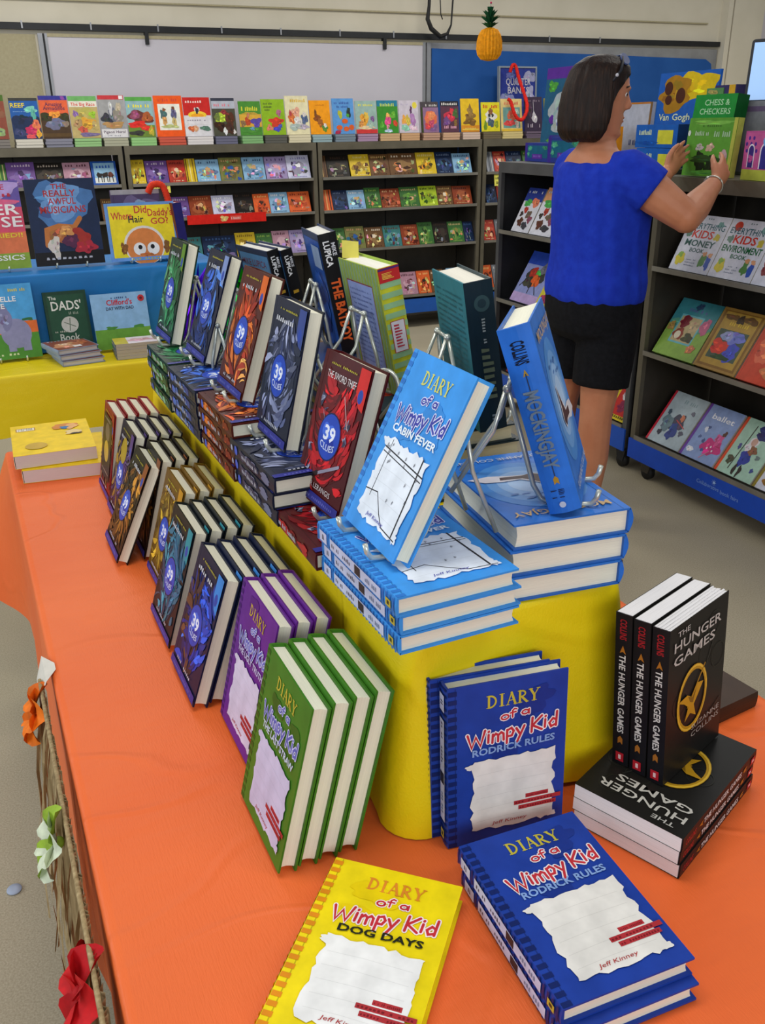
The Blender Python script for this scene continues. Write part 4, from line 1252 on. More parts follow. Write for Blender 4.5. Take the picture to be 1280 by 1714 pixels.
for k, (s, w_, lb) in enumerate(((.10, .2, 'wire easel behind the pink nursery book'), (.38, .25, 'wire easel behind the midnight blue picture book'), (.66, .26, 'wire easel behind the bald head book'))):
    M = FT @ basis(Vector((s, 3.662, 1.0345)), Vector((1, 0, 0)), Vector((0, 1, 0)))
    easel(lb, M, .11, 8, .026, .16, 'wire')
for k, (s, lb) in enumerate(((.11, 'wire easel behind the lilac elephant book'), (.32, 'wire easel behind the dark green gift book'), (.51, 'wire easel behind the square sky blue book'))):
    M = FT @ basis(Vector((s, 3.468, TZ + .001)), Vector((1, 0, 0)), Vector((0, 1, 0)))
    easel(lb, M, .09, 12, .028, .1, 'wire', rear=.05)
# silver-framed book behind the bald head book, with an orange-red lei hooked over it
pic_book('hardcover_book', 'purple book with silver top edge behind the bald head book', .575, 3.78, 1.0445, .215, .255, .02, 4, '5a4a6c', 'r 0 .93 1 1 b4aeb0|b .5 .7 .3 .2 7a6a90|b .5 .74 .12 .1 9ab0d0|r .88 .0 1 1 4a4a48')
def lei(label, pts, r, col='e03a1c'):
    mb = MB(); P = []
    pts = [Vector(p) for p in pts]
    n = 60
    def cat(i, f):
        p = [pts[max(i - 1, 0)], pts[i], pts[min(i + 1, len(pts) - 1)], pts[min(i + 2, len(pts) - 1)]]
        return .5 * ((2 * p[1]) + (-p[0] + p[2]) * f + (2 * p[0] - 5 * p[1] + 4 * p[2] - p[3]) * f * f + (-p[0] + 3 * p[1] - 3 * p[2] + p[3]) * f ** 3)
    for k in range(n + 1):
        u = k / n * (len(pts) - 1); i = min(int(u), len(pts) - 2)
        P.append(cat(i, u - i))
    mb.tube(P, [r * (1.12 if k % 2 else .86) for k in range(n + 1)], col, 'petal', 9)
    return tag(mb.build('paper_lei'), label, 'lei')
lei('orange-red paper lei hooked over the purple book', [T(.715, 3.765, 1.285), T(.735, 3.76, 1.315), T(.77, 3.755, 1.312), T(.785, 3.75, 1.27), T(.79, 3.745, 1.2), T(.79, 3.74, 1.12)], .013)
# red and navy book at the right end of the blue riser
S = Art(.21, .035, 4); S.rect(0, 0, .21, .035, '2c2a70')
A = Art(.155, .21, 4)
for k in range(10): A.blob(.155 * A.rng.uniform(.2, .8), .21 * A.rng.uniform(.2, .8), .03, .03, ['5a1a20', '3a1216', '8a3034', '6a2a30'][k % 4])
plain_book('dark red book with navy spine leaning at the right end of the blue riser', stand(FT, (.835, 3.66, 1.0445), 97, 5, .035), .155, .21, .035, '7a2028', '2c2a70', '6a2228', S, A, page='c8b8c0')
easel('wire easel holding the dark red book with navy spine', FT @ basis(Vector((.835, 3.735, 1.0345)), Vector((math.cos(R(97)), math.sin(R(97)), 0)), Vector((-math.sin(R(97)), math.cos(R(97)), 0))), .08, 5, .046, .13, 'wire', rear=.05)
# piles on the yellow table
d = None
A = spec_art(.15, .17, 'r .02 .02 .98 .98 8a5040|b .4 .4 .3 .25 c8906a|b .35 .5 .12 .1 e0b898|b .75 .5 .18 .2 b06a48|r .45 .1 .65 .25 e8e4e0|q .1 .9 .85 .06 a8b4c8', 3)
for i in range(3):
    M = flat(FT, (.262 - .004 * i, 3.305 + .006 * i, TZ + .001 + .0195 * i), 7 + 4 * i)
    lb = '%s of three small photo-cover books piled before the green gift book' % ('bottom', 'middle', 'top')[i]
    if d is None: d = make_book('hardcover_book', lb, M, .15, .17, .018, '8a98b0', art=A, page='c8c4bc', group='small photo-cover books in a pile')
    else: dup(d, M, lb, 'small photo-cover books in a pile')
d = None
A = spec_art(.16, .11, 'r .0 .0 .3 1 c8b83c|r .3 0 1 1 e4d8dc|b .6 .5 .25 .25 d8a8ac', 3)
for i in range(5):
    M = flat(FT, (.452, 3.32, TZ + .001 + .0115 * i), -3 + (i % 2))
    lb = '%s of five thin grey-edged books piled before the square sky blue book' % ('bottom', 'second', 'third', 'fourth', 'top')[i]
    if d is None: d = make_book('paperback_book', lb, M, .16, .11, .0108, 'c8c4b8', '5a6a8c', 'b8b4a8', art=A, hard=False, page='b0a898', group='thin grey-edged books in a pile')
    else: dup(d, M, lb, 'thin grey-edged books in a pile')
# ================================================================== DISPLAY CASES
def case(label, M, w, h, d, shelves, strip, metal='case_metal', group=None, strip_z=(.10, .19), caster_x=(.1, .9), rest=.2, lip='case_trim'):
    """rolling metal book case, local frame: x along the front, y back, z up, origin at the front left on the floor"""
    r = thing('book_case', label, 'bookcase', M, group)
    z0 = strip_z[0]
    for x in (0, w - .03):
        mb = MB(); mb.box((x, 0, z0), (x + .03, .022, h), mat=lip); mb.box((x + .008, .022, z0), (x + .022, d, h - .0), mat=metal); mb.build('side_panel', r)
    mb = MB(); mb.box((.03, d - .012, z0), (w - .03, d, h), mat=metal); mb.box((w * .5 - .004, d - .016, z0), (w * .5 + .004, d - .012, h), mat='rubber'); mb.build('back_panel', r)
    mb = MB(); mb.box((0, 0, h), (w, d, h + .018), mat=lip); mb.box((.03, .0, h - .035), (w - .03, .012, h), mat=lip); mb.build('top_panel', r)
    for i, z in enumerate(shelves):
        mb = MB(); mb.box((.031, 0, z - .012), (w - .031, d - .013, z), mat=metal); sh = mb.build('shelf', r)
        mb = MB(); mb.box((.031, -.006, z - .010), (w - .031, 0, z + .010), mat='case_lip'); mb.build('shelf_lip', sh)
    mb = MB(); mb.box((.0, -.008, strip_z[0]), (w, .0, strip_z[1]), strip, 'paint'); mb.build('base_strip', r)
    mb = MB(); mb.box((.0, 0, strip_z[0]), (w, d, strip_z[0] + .015), mat=metal); mb.build('base_panel', r)
    for fx in caster_x:
        for y in (.06, d - .06):
            c = MB(); V = [(w * fx - .04, y - .02, strip_z[0]), (w * fx + .04, y - .02, strip_z[0]), (w * fx + .02, y - .02, .035), (w * fx - .02, y - .02, .035)]
            V += [(x, y + .02, z) for x, _, z in V]
            c.mesh(V, [(0, 1, 2, 3), (7, 6, 5, 4), (0, 4, 5, 1), (1, 5, 6, 2), (2, 6, 7, 3), (3, 7, 4, 0)], mat=metal); co = c.build('caster', r)
            c = MB(); rr = [[(w * fx + .034 * math.cos(2 * math.pi * k / 16), y + yy, .036 + .034 * math.sin(2 * math.pi * k / 16)) for k in range(16)] for yy in (-.013, .013)]
            c.loft(rr, mat='rubber'); c.build('wheel', co)
    return r

BC_X = [(-.455, 1.365, 'left-hand metal book case against the back wall, partly outside the frame'), (.925, 1.36, 'second metal book case against the back wall, above the blue riser'),
        (2.297, 1.355, 'third metal book case from the left against the back wall'), (3.667, 1.36, 'metal book case against the back wall half hidden by the dark side case')]
BSH = (1.168, .935, .645, .262)
for x, w, lb in BC_X:
    case(lb, FW @ Matrix.Translation((x, TF, 0)), w, 1.398, .36, BSH, '1c58b0', strip_z=(.125, .235), group='metal book cases along the back wall')

CN = ['', 'first', 'second', 'third', 'fourth', 'fifth', 'sixth', 'seventh', 'eighth', 'ninth', 'tenth', 'eleventh', 'twelfth', '13th', '14th', '15th', '16th', '17th', '18th', '19th', '20th', '21st', '22nd', '23rd', '24th', '25th']
# top row: s, width, height, stack colour, cover colour, description, artwork
TOP = [
 (.075, .145, .262, '6a6460', '8a4a3a', 'red-brown picture book', 'r 0 .86 1 1 4a6a2a|b .5 .6 .4 .2 8a5a44|b .4 .3 .3 .15 c0503c|b .6 .15 .3 .1 8aa870|e .5 .64 .16 .12 6a4a3a'),
 (.25, .172, .244, 'b0aca0', '2458a0', 'ocean-blue reef book', 'r 0 .93 1 1 3c3c38|r 0 0 1 .5 26365c|b .5 .4 .5 .2 223050|b .72 .72 .22 .08 7ac0b0|b .8 .6 .08 .14 5aa898|t REEF .28 .77 .11 .5 e2c832|b .7 .22 .25 .13 c0305a|b .85 .35 .14 .12 e07a54|b .9 .12 .1 .1 e0a83c|b .6 .06 .2 .05 d8585a|q .1 .6 .66 .02 8ab0d8|b .25 .15 .2 .1 3c4468'),
 (.43, .176, .257, '6c6c78', 'd8603a', 'orange armadillo book', 'r 0 .9 1 1 34348a|b .85 .95 .08 .04 8a4a9a|t Amazing .5 .76 .09 .6 5a3050|t Armadillos .5 .67 .09 .76 5a3050|r 0 0 1 .45 4a3828|b .2 .5 .25 .1 3c3a24|b .8 .5 .25 .1 3c3a24|b .5 .56 .2 .08 e8963c|b .5 .34 .32 .14 6e6e88|b .85 .34 .12 .07 8a7a6a|r 0 .03 1 .12 5a4428'),
 (.612, .178, .255, '7aa06a', 'b8a46c', 'green-banded animal-race book', 'r 0 .88 1 1 6aa860|r 0 .74 1 .88 dcd8c8|t The_Big_Race .5 .77 .08 .86 c83a34|b .5 .55 .4 .16 b0a858|b .2 .58 .1 .07 8a6aa0|b .8 .56 .12 .08 9ac43c|b .6 .35 .25 .14 d8a03c|b .4 .2 .16 .08 c85a48|b .25 .35 .16 .1 a88a5c|b .6 .08 .35 .05 7a6a94|b .85 .3 .12 .1 b8a468'),
 (.8, .166, .26, '8c8c78', '9a9a9a', 'grey bird book with red band', 'r 0 .9 1 1 c03a40|r .82 .91 .97 .99 e8e4e4|b .3 .45 .22 .14 3a3c44|b .5 .55 .14 .16 6a6c78|b .45 .7 .08 .14 c0c0c4|b .75 .7 .1 .14 b8ac94|b .7 .5 .2 .14 8a8478|b .5 .3 .4 .08 b08a58|r 0 0 1 .2 d4d2d4|t Pigeon_Hero! .5 .1 .07 .86 5a4a5a|q .2 .8 .03 .03 8a8a94'),
 (.975, .176, .25, '78a468', '8cb0b4', 'green and red crowd-scene book', 'r 0 .9 1 1 58a048|q .08 .9 .74 .08 e8d83c|r 0 0 1 .3 6a8438|b .5 .5 .45 .16 6a3a34|b .3 .55 .2 .1 8a4a64|b .75 .5 .2 .12 a85a34|b .35 .32 .34 .08 d8302c|b .7 .22 .25 .06 d83a30|b .3 .1 .3 .06 3c3c38|b .85 .15 .1 .12 b8a83c'),
 (1.162, .19, .258, 'a84838', 'e85a20', 'bright orange book with white panel', 'r .12 .16 .9 .8 e4e4d8|q .15 .85 .86 .07 c84a38|b .3 .55 .1 .14 4a6a6a|b .32 .38 .08 .12 c89a5c|b .66 .56 .1 .14 5a5a7a|b .66 .36 .07 .12 c8b070|b .5 .25 .3 .04 b8c07c|b .33 .66 .06 .04 8a5a3c|b .66 .7 .05 .04 7a4a34'),
 (1.356, .186, .247, 'b8b4b4', 'd4d2d6', 'red and white sunset book', 'r 0 .54 1 1 c42a26|q .1 .9 .86 .06 f0d8d0|e .5 .55 .34 .1 f0c83c|e .5 .53 .24 .06 e8a028|r 0 .3 1 .5 d8d4d8|b .5 .68 .1 .07 d8d4cc|b .5 .66 .06 .08 3a3a40|b .25 .2 .14 .07 c8683c|b .4 .2 .1 .07 d8a07c|b .75 .2 .2 .06 5a7a6a|q .1 .9 .4 .03 9a94a0'),
 (1.553, .162, .243, '56566a', '4a4a3c', 'dark book with snowy crowd cover', 'r 0 .72 1 1 b0b4c0|r 0 .92 1 1 3a3c4a|q .1 .9 .78 .08 d47a88|b .5 .6 .2 .08 8a3a34|b .4 .48 .3 .12 a8c03c|b .75 .45 .2 .16 5a3424|b .3 .25 .25 .12 3c2418|b .7 .2 .2 .14 4a3024|b .5 .12 .08 .1 e0e0e0|b .2 .5 .12 .1 6a7a3c|b .9 .1 .06 .06 d8d4d0'),
 (1.742, .158, .222, '6a9460', '4a8a34', 'green farm-scene book', 'q .12 .88 .72 .14 d8d43c|r 0 .25 1 .62 d8a83c|b .5 .64 .3 .05 b89a3c|b .35 .4 .16 .12 b84a2c|b .75 .38 .22 .14 5c4aa0|b .15 .35 .12 .1 8a6a4a|b .5 .15 .4 .08 4c8a3a|b .4 .58 .06 .08 c07a5c|b .55 .2 .1 .05 6aa0b8'),
 (1.905, .17, .235, '4a4a44', '8cb424', 'lime green book with red blob', 'q .1 .5 .85 .06 4a5a2c|q .1 .46 .76 .06 4a5a2c|q .14 .4 .68 .05 4a5a2c|b .6 .36 .28 .14 d0402c|b .74 .62 .1 .1 b06a88|b .3 .2 .14 .08 d8806a|b .62 .17 .16 .07 4a4ac0|b .75 .24 .1 .06 4a5ab0'),
 (2.082, .172, .257, 'b8b094', 'e0d8b0', 'cream picture book with animals', 'q .15 .9 .84 .08 d8b03c|b .45 .58 .18 .12 e0a48c|b .25 .42 .14 .12 d0703c|b .8 .4 .14 .14 5a6a8a|b .5 .34 .16 .12 d8d4d0|b .35 .2 .25 .08 a8b8b0|b .75 .2 .2 .07 b0a8b8|b .2 .55 .06 .08 b84a4a|b .8 .52 .08 .06 e0d8d0'),
 (2.262, .155, .227, '7a9094', 'ee9a18', 'plain orange book with brown rabbit', 'q .3 .75 .84 .05 c87a10|b .35 .48 .16 .1 8a5020|b .5 .34 .14 .12 a0602c|b .7 .18 .14 .1 5a8a3a|b .72 .26 .08 .06 e0d8d0|b .28 .62 .06 .1 7a4a24'),
 (2.437, .166, .24, '62707c', '5a94d0', 'light blue book with orange dots', 'q .1 .8 .84 .07 3c5ca0|q .15 .75 .74 .06 3c5ca0|b .35 .55 .1 .12 b0b43c|b .75 .6 .1 .14 2c3c3a|b .7 .52 .06 .06 50a040|e .55 .36 .14 .07 d8602c|e .28 .18 .14 .07 d8602c|e .6 .14 .13 .07 d8602c|e .85 .18 .12 .08 d8602c|b .2 .05 .15 .05 b0304c'),
 (2.615, .168, .223, '8a708a', '94b0a8', 'pale green book with golden castle', 'q .15 .85 .84 .07 d8d45c|b .4 .4 .18 .22 e0a03c|b .5 .55 .1 .12 e0b84c|b .25 .3 .12 .1 c88a4c|b .8 .45 .08 .1 7a5a8a|r 0 0 1 .13 c83a38|b .5 .18 .4 .05 e0c8a0|b .7 .25 .12 .08 a8c0b0'),
 (2.79, .166, .226, 'a88a64', '3c8a30', 'green book with pink girl', 'r 0 .82 1 1 2a7a94|q .15 .85 .82 .1 c8d84c|b .5 .4 .14 .18 e0508c|b .5 .55 .08 .08 e0a85c|b .48 .2 .08 .06 e090a0|b .85 .3 .1 .1 c84a34|b .2 .25 .1 .1 5aa83c|b .5 .07 .2 .05 b0c8e0|b .75 .55 .14 .1 6ab03c'),
 (2.965, .16, .226, 'a88460', 'c4bcc8', 'pale lilac book with dancing figures', 'e .82 .85 .12 .1 e0d04c|q .1 .5 .85 .06 b0a8c0|b .62 .7 .06 .12 5a3a5a|b .25 .4 .12 .14 e0a04c|b .45 .38 .12 .16 c8b04c|b .7 .4 .14 .2 a87ab0|b .3 .15 .2 .1 8ac0a8|b .7 .15 .2 .08 e0c0d0'),
 (3.145, .148, .216, '9a7864', '8a6a8a', 'dusky pink book with black title', 'r 0 0 .12 1 3c4424|q .1 .95 .84 .1 d0d0c8|r 0 .82 1 1 4a4448|q .1 .95 .85 .08 d0ccc8|b .55 .45 .35 .25 d8704c|b .6 .55 .2 .14 e08a5c|b .4 .2 .2 .1 c8484c|b .7 .15 .2 .1 7a5a8a|b .6 .3 .14 .12 c0506c'),
 (3.315, .152, .22, 'a8866c', '5a3a4a', 'dark berry book with pink lettering', 'r 0 .84 1 1 2c2c34|q .05 .95 .87 .09 d8d4d0|b .5 .5 .3 .2 c03a4c|b .8 .6 .16 .14 4a6a3c|b .6 .68 .1 .1 d8404c|q .15 .95 .12 .1 e0a4b8|b .3 .35 .2 .14 6a4a7a|b .8 .3 .1 .1 8a6a3c'),
 (3.487, .158, .238, 'b09a8c', 'e0b82c', 'golden book with a brown palace', 'r 0 0 1 .2 d08a2c|b .5 .45 .28 .16 8a6a3c|b .5 .62 .14 .14 9a7a44|p .4 .7 .5 .86 .6 .7 8a6c3c|b .5 .3 .34 .1 7a5a30|q .2 .8 .08 .05 e0c86c|r .05 .05 .95 .09 e0c04c'),
 (3.665, .164, .212, '5a503c', 'd8cc2c', 'yellow book with a white clown face', 'q .1 .9 .8 .12 c8402c|b .5 .52 .3 .2 dcd8d0|b .5 .68 .14 .1 8a5a3c|b .5 .3 .16 .16 4a5a6a|b .42 .55 .06 .06 3a3a3a|b .6 .55 .06 .06 3a3a3a|b .2 .2 .1 .14 6a8a2c|b .8 .25 .1 .12 8a9a2c'),
 (3.84, .19, .236, 'b0a06c', 'd8c480', 'cream-framed book behind a red lei', 'r .1 .1 .9 .74 6a9a94|q .15 .85 .82 .1 c8584c|b .5 .5 .2 .16 c8684c|b .4 .25 .25 .1 d8504c|b .7 .6 .14 .1 a8c4b0|r 0 0 1 .07 d8b43c|b .75 .22 .1 .1 e0d4c4'),
 (4.055, .16, .25, '564a5a', '3c3044', 'dark purple book with a white cone', 'q .15 .9 .86 .06 8a7a8a|s .5 .85 .52 .5 .02 b8b4bc|b .55 .38 .16 .14 c0bcc4|p .42 .44 .52 .6 .66 .44 c4c0c8|q .15 .9 .1 .12 b0a4b0|b .3 .6 .16 .2 4a3a4a'),
 (4.235, .14, .24, '6a5a3c', '8a843c', 'gold and olive book', 'b .5 .85 .4 .1 c8c43c|p .1 .9 .5 .2 .3 .2 e0dc9c|p .9 .9 .6 .3 .75 .2 e0d8a8|b .5 .6 .18 .2 4a4424|b .5 .25 .3 .1 9a7a4c|b .4 .08 .3 .06 c8b88c'),
]
for i, (s, w, h, sc, col, what, art) in enumerate(TOP):
    zt = 1.416
    b = None
    rg = random.Random(i)
    pw = w * .96
    for k in range(3):
        M = flat(FW, (s + rg.uniform(-.003, .003) + .004, TF + .012 + rg.uniform(0, .004), zt + .0008 + .0172 * k), 0)
        lb = 'thin paperback in the flat pile under the %s' % what
        if b is None: b = make_book('paperback_book', lb, M, pw, .235, .0165, sc, sc, sc, hard=False, page=hx([min(255, v * 1.12 + 14) for v in hexrgb(sc)]), group='pile under the ' + what)
        else: dup(b, M, lb, 'pile under the ' + what)
    M = stand(FW, (s, TF + .03, zt + .0172 * 3 + .0025), 0, 9, .008)
    make_book('paperback_book', '%s, %s from left along the top row' % (what, CN[i + 1]), M, w, h, .008, col, art=spec_art(w, h, art, i + 3), hard=False, eps=.0004, group='face-out picture books on the back cases')

PAL = {'red': ('b03a2c', ['d88a5c', '5a1a18', 'e0c8a0']), 'green': ('3c6a34', ['8ab04c', 'c8b87c', '24401c']), 'purple': ('6a4a8a', ['a08ac0', 'c8b4c8', '3c2a54']),
       'black': ('1c1814', ['6a5a4c', 'a89a8c', '3c2c20']), 'pink': ('b08494', ['e0c4cc', '5a3440', '8a5a6a']), 'horse': ('1f4fa0', ['8ab0c8', '20140e', '8a4a2c']),
       'yellow': ('d8b82c', ['5a3c1c', 'e8d88a', '8a6a24']), 'sky': ('86b0d0', ['3c5a7a', 'e0e4e8', 'c8a070']), 'olive': ('7a7a44', ['4a3424', 'c89c6c', '2c5a9c']),
       'brown': ('6a4a2c', ['c8a468', '3c2414', 'e0d0b8']), 'white': ('c8c8e0', ['4a3c4a', '8a8ab8', 'f0f0f4']), 'navy': ('1a2a4a', ['3c5a8a', '6a7a9a', '101828']),
       'teal': ('3c7a7a', ['8ab8a8', '5a3a2c', '24484c']), 'lime': ('a8c02c', ['5a7a1c', 'dce06c', '3c4c14']), 'rust': ('8a3c20', ['c0784c', '4a1c10', 'd8a878']), 'orange': ('d8602c', ['8a2c14', 'f0b46c', '3c2418']),
       'lilac': ('9a8ab4', ['d0c4dc', '5a4a74', 'e0a0b0']), 'grey': ('7c8088', ['b0b4bc', '44484f', 'd0ccc4'])}
CASE_OF = lambda s: 0 if s < .92 else 1 if s < 2.29 else 2 if s < 3.66 else 3
CASE_NM = ['left-hand back case', 'second back case', 'third back case', 'half-hidden back case']
ROWS = [
 (1.168, .165, 'top shelf', [(.03, .085, 'red'), (.12, .045, 'green'), (.168, .174, 'purple'), (.346, .17, 'black'), (.52, .174, 'pink'), (.70, .165, 'horse'), (.962, .09, 'yellow'), (1.058, .15, 'purple'), (1.212, .118, 'red'), (1.334, .07, 'yellow'), (1.409, .162, 'sky'), (1.575, .16, 'olive'), (1.742, .16, 'sky'), (1.909, .158, 'lilac'), (2.071, .172, 'white'),
   (2.333, .042, 'brown'), (2.379, .172, 'black'), (2.562, .157, 'yellow'), (2.723, .155, 'brown'), (2.882, .225, 'brown'), (3.113, .16, 'yellow'), (3.278, .14, 'navy'), (3.424, .158, 'sky'), (3.72, .065, 'grey'), (3.79, .11, 'red'), (3.905, .14, 'navy'), (4.06, .15, 'green')]),
 (.935, .155, 'second shelf', [(.40, .15, 'teal'), (.56, .15, 'navy'), (.735, .117, 'brown'), (1.02, .15, 'navy'), (1.177, .155, 'purple'), (1.336, .16, 'rust'), (1.5, .158, 'white'), (1.662, .138, 'black'), (1.804, .118, 'orange'), (1.926, .14, 'sky'), (2.07, .165, 'orange'),
   (2.333, .077, 'orange'), (2.414, .12, 'navy'), (2.537, .138, 'sky'), (2.68, .126, 'green'), (2.81, .157, 'rust'), (2.971, .16, 'green'), (3.135, .153, 'lime'), (3.292, .13, 'brown'), (3.428, .165, 'rust'), (3.722, .098, 'navy'), (3.83, .14, 'red')]),
 (.645, .17, 'third shelf', [(1.25, .15, 'teal'), (1.408, .24, 'navy'), (1.654, .148, 'yellow'), (1.808, .122, 'green'), (1.934, .13, 'pink'), (2.068, .15, 'lilac'), (2.36, .15, 'green'), (2.515, .155, 'olive'), (2.676, .15, 'brown'), (2.83, .148, 'teal'), (2.982, .145, 'rust'), (3.131, .128, 'green'), (3.263, .13, 'black'), (3.397, .135, 'green'), (3.536, .085, 'navy'), (3.711, .11, 'red'), (3.83, .14, 'grey')]),
 (.262, .185, 'lowest shelf', [(2.343, .105, 'grey'), (2.452, .148, 'pink'), (2.62, .15, 'teal'), (2.8, .15, 'rust'), (2.975, .145, 'pink'), (3.127, .115, 'orange'), (3.246, .12, 'brown'), (3.4, .13, 'sky'), (3.727, .09, 'orange'), (3.825, .14, 'grey')]),
]
used = {}
rg = random.Random(77)
for z, h, shn, lst in ROWS:
    per = {}
    for (s, w, c) in lst:
        ci = CASE_OF(s); per.setdefault(ci, []).append((s, w, c))
    for ci, L_ in per.items():
        tot = len(L_)
        cc = {}
        for k, (s, w, c) in enumerate(L_): cc[c] = cc.get(c, 0) + 1
        seen = {}
        for k, (s, w, c) in enumerate(L_):
            seen[c] = seen.get(c, 0) + 1
            base, acc = PAL[c]
            hh = h * rg.uniform(.93, 1.03)
            A = Art(w, hh, int(s * 1000) + int(z * 100))
            if w > .08:
                if c == 'horse':
                    A.rect(w * .1, hh * .08, w * .92, hh * .93, '86b0cc'); A.rect(w * .1, hh * .08, w * .92, hh * .3, 'd8dcd8')
                    for q in range(3):
                        x = w * (.3 + .22 * q); A.blob(x, hh * .42, w * .13, hh * .1, ['1a120e', '241812', '6a3424'][q]); A.stroke([(x - w * .06, hh * .4), (x - w * .08, hh * .12)], w * .035, '20140e'); A.stroke([(x + w * .06, hh * .4), (x + w * .07, hh * .12)], w * .035, '20140e')
                    A.squig(w * .2, w * .8, hh * .72, hh * .12, '2c5ab0', 5)
                else:
                    A.squig(w * .1, w * .9, hh * .82, hh * .1, acc[rg.randrange(3)], 8)
                    A.blob(w * .5, hh * .42, w * rg.uniform(.25, .42), hh * rg.uniform(.2, .32), hx([v * .6 + u * .4 for v, u in zip(hexrgb(base), hexrgb(acc[0]))]))
                    for q in range(rg.randrange(14, 22)):
                        A.blob(w * rg.uniform(.12, .88), hh * rg.gauss(.38, .15), w * rg.uniform(.03, .12), hh * rg.uniform(.03, .12), hx([v * rg.uniform(.7, 1.2) for v in hexrgb((acc + [base])[rg.randrange(4)])]), 9, .4)
                    if rg.random() < .7: A.blob(w * .5, hh * .56, w * .12, hh * .09, acc[2])
                    A.squig(w * .15, w * .85, hh * .05, hh * .05, acc[rg.randrange(3)], 10)
            else:
                for q in range(int(w / .02)): A.rect(w * (q + .2) / max(1, int(w / .02)), hh * .02, w * (q + .5) / max(1, int(w / .02)), hh * .98, acc[q % 3])
            nm = {'horse': 'blue-framed horse'}.get(c, c)
            pos = 'only one' if cc[c] == 1 else '%s %s one from left' % (CN[seen[c]], nm)
            lb = '%s paperback, %s of the %s, %s' % (nm, shn, CASE_NM[ci], pos if cc[c] > 1 else 'only %s one' % nm)
            th = .012
            M = stand(FW, (s, TF + .018, z + .0035 + th * math.sin(R(24))), 0, 24, th)
            make_book('paperback_book', lb, M, w, hh, th, base, art=A, hard=False, eps=.0003, group='face-out paperbacks in the back cases', page='b8b09c', bulge=.0004)
# red banner and paper tags on the shelf lips
mb = MB(); mb.box((1.30, TF - .010, .893), (1.875, TF - .0065, .957), 'd2261e', 'print_gloss'); A = spec_art(.575, .064, 'b .46 .5 .05 .3 d8b878|r .54 .3 .68 .75 d85a50|q .55 .67 .4 .25 e8c0b8', 1)
A.put(mb, lambda x, y, e: (1.30 + x, TF - .010 - e, .893 + y)); tag(mb.build('shelf_banner', M=FW), 'red banner strip on the shelf edge of the second back case', 'banner')
for s, z, w, h, lb in ((1.055, 1.112, .15, .062, 'yellow handwritten sign on the top shelf edge of the second back case'), (3.772, 1.07, .075, .085, 'yellow handwritten tag on the shelf edge of the half-hidden back case')):
    mb = MB(); mb.box((0, -.0008, 0), (w, 0, h), 'dcd65c', 'print_matte'); A = Art(w, h, 3); A.squig(w * .1, w * .9, h * .58, h * .28, '4a4a20', 7); A.squig(w * .2, w * .8, h * .16, h * .26, '4a4a20', 5)
    A.put(mb, lambda x, y, e: (x, -.0008 - e, y), mat='print_matte'); tag(mb.build('price_sign', M=FW @ Matrix.Translation((s, TF - .009, z)) @ Matrix.Rotation(R(-10), 4, 'X')), lb, 'sign')
mb = MB(); mb.box((.03, TF - .002, 1.365), (.075, TF - .0005, 1.392), 'd8d8dc', 'print_matte'); A = spec_art(.045, .027, 'q .3 .7 .25 .5 3a3a40', 2); A.put(mb, lambda x, y, e: (.03 + x, TF - .002 - e, 1.365 + y)); tag(mb.build('number_tag', M=FW), 'small white number tag on the top edge of the left-hand back case', 'tag')
# framed blue coin-bank display and red lei behind the top row
r = thing('framed_display', 'blue framed coin display reading banks, standing behind the top row of books', 'display', stand(FW, (3.985, TF + .30, 1.4185), 0, 4, .03))
w, h = .33, .52
mb = MB(); mb.box((0, 0, 0), (w, h, .022), '2c3a8c', 'print_gloss')
A = spec_art(w, h, 'b .2 .55 .18 .1 8a90c0|b .85 .6 .14 .14 a8a8c8|b .85 .88 .16 .08 a0a0c0|b .3 .9 .12 .05 6a70b0|b .5 .5 .4 .06 3c4aa0|t QUARTER .52 .76 .1 .7 c4c0cc|t BANKS .52 .64 .1 .6 c4c0cc|b .5 .82 .1 .05 9a98b8', 4); A.put(mb, lambda x, y, e: (x, y, .022 + e), .0004); mb.build('backing_card', r)
mb = MB()
for a, b in (((-.012, -.0, 0), (0, h, .03)), ((w, 0, 0), (w + .012, h, .03)), ((-.012, h, 0), (w + .012, h + .012, .03))): mb.box(a, b, '8a949c', 'paint')
mb.build('frame', r)
lei('red paper lei draped from the framed coin display', [W(4.03, TF + .26, 1.90), W(4.045, TF + .25, 1.95), W(4.075, TF + .25, 1.94), W(4.08, TF + .2, 1.85), W(4.055, TF + .02, 1.66), W(4.02, TF + .004, 1.565), W(3.97, TF - .004, 1.555), W(3.93, TF + .0, 1.60), W(3.90, TF + .01, 1.68), W(3.875, TF + .015, 1.70)], .0135, 'd8261c')
# pieces hanging in the room
mb = MB(); P = [W(3.372, TWALL - .14, 2.62), W(3.36, TWALL - .14, 2.35), W(3.348, TWALL - .14, 2.265), W(3.38, TWALL - .14, 2.2), W(3.457, TWALL - .14, 2.148), W(3.52, TWALL - .14, 2.17), W(3.55, TWALL - .14, 2.23), W(3.562, TWALL - .14, 2.4), W(3.56, TWALL - .14, 2.62)]
mb.tube(P, [.012, .012, .016, .018, .018, .012, .007, .007, .007], '0e0e10', 'rubber', 6)
mb.tube([W(3.46, TWALL - .14, 2.62), W(3.453, TWALL - .14, 2.40), W(3.46, TWALL - .14, 2.3), W(3.475, TWALL - .14, 2.265)], .0045, '0e0e10', 'rubber', 5)
tag(mb.build('hanging_strap'), 'black strap looped and hanging in front of the back wall', 'strap')
r = thing('paper_pineapple', 'yellow honeycomb paper pineapple hanging over the back cases', 'decoration', FW @ Matrix.Translation((2.80, 5.0, 1.853)))
mb = MB(); nR = 44
prof = [(.012, 0), (.045, .008), (.064, .03), (.071, .06), (.069, .10), (.06, .135), (.045, .158), (.02, .168)]
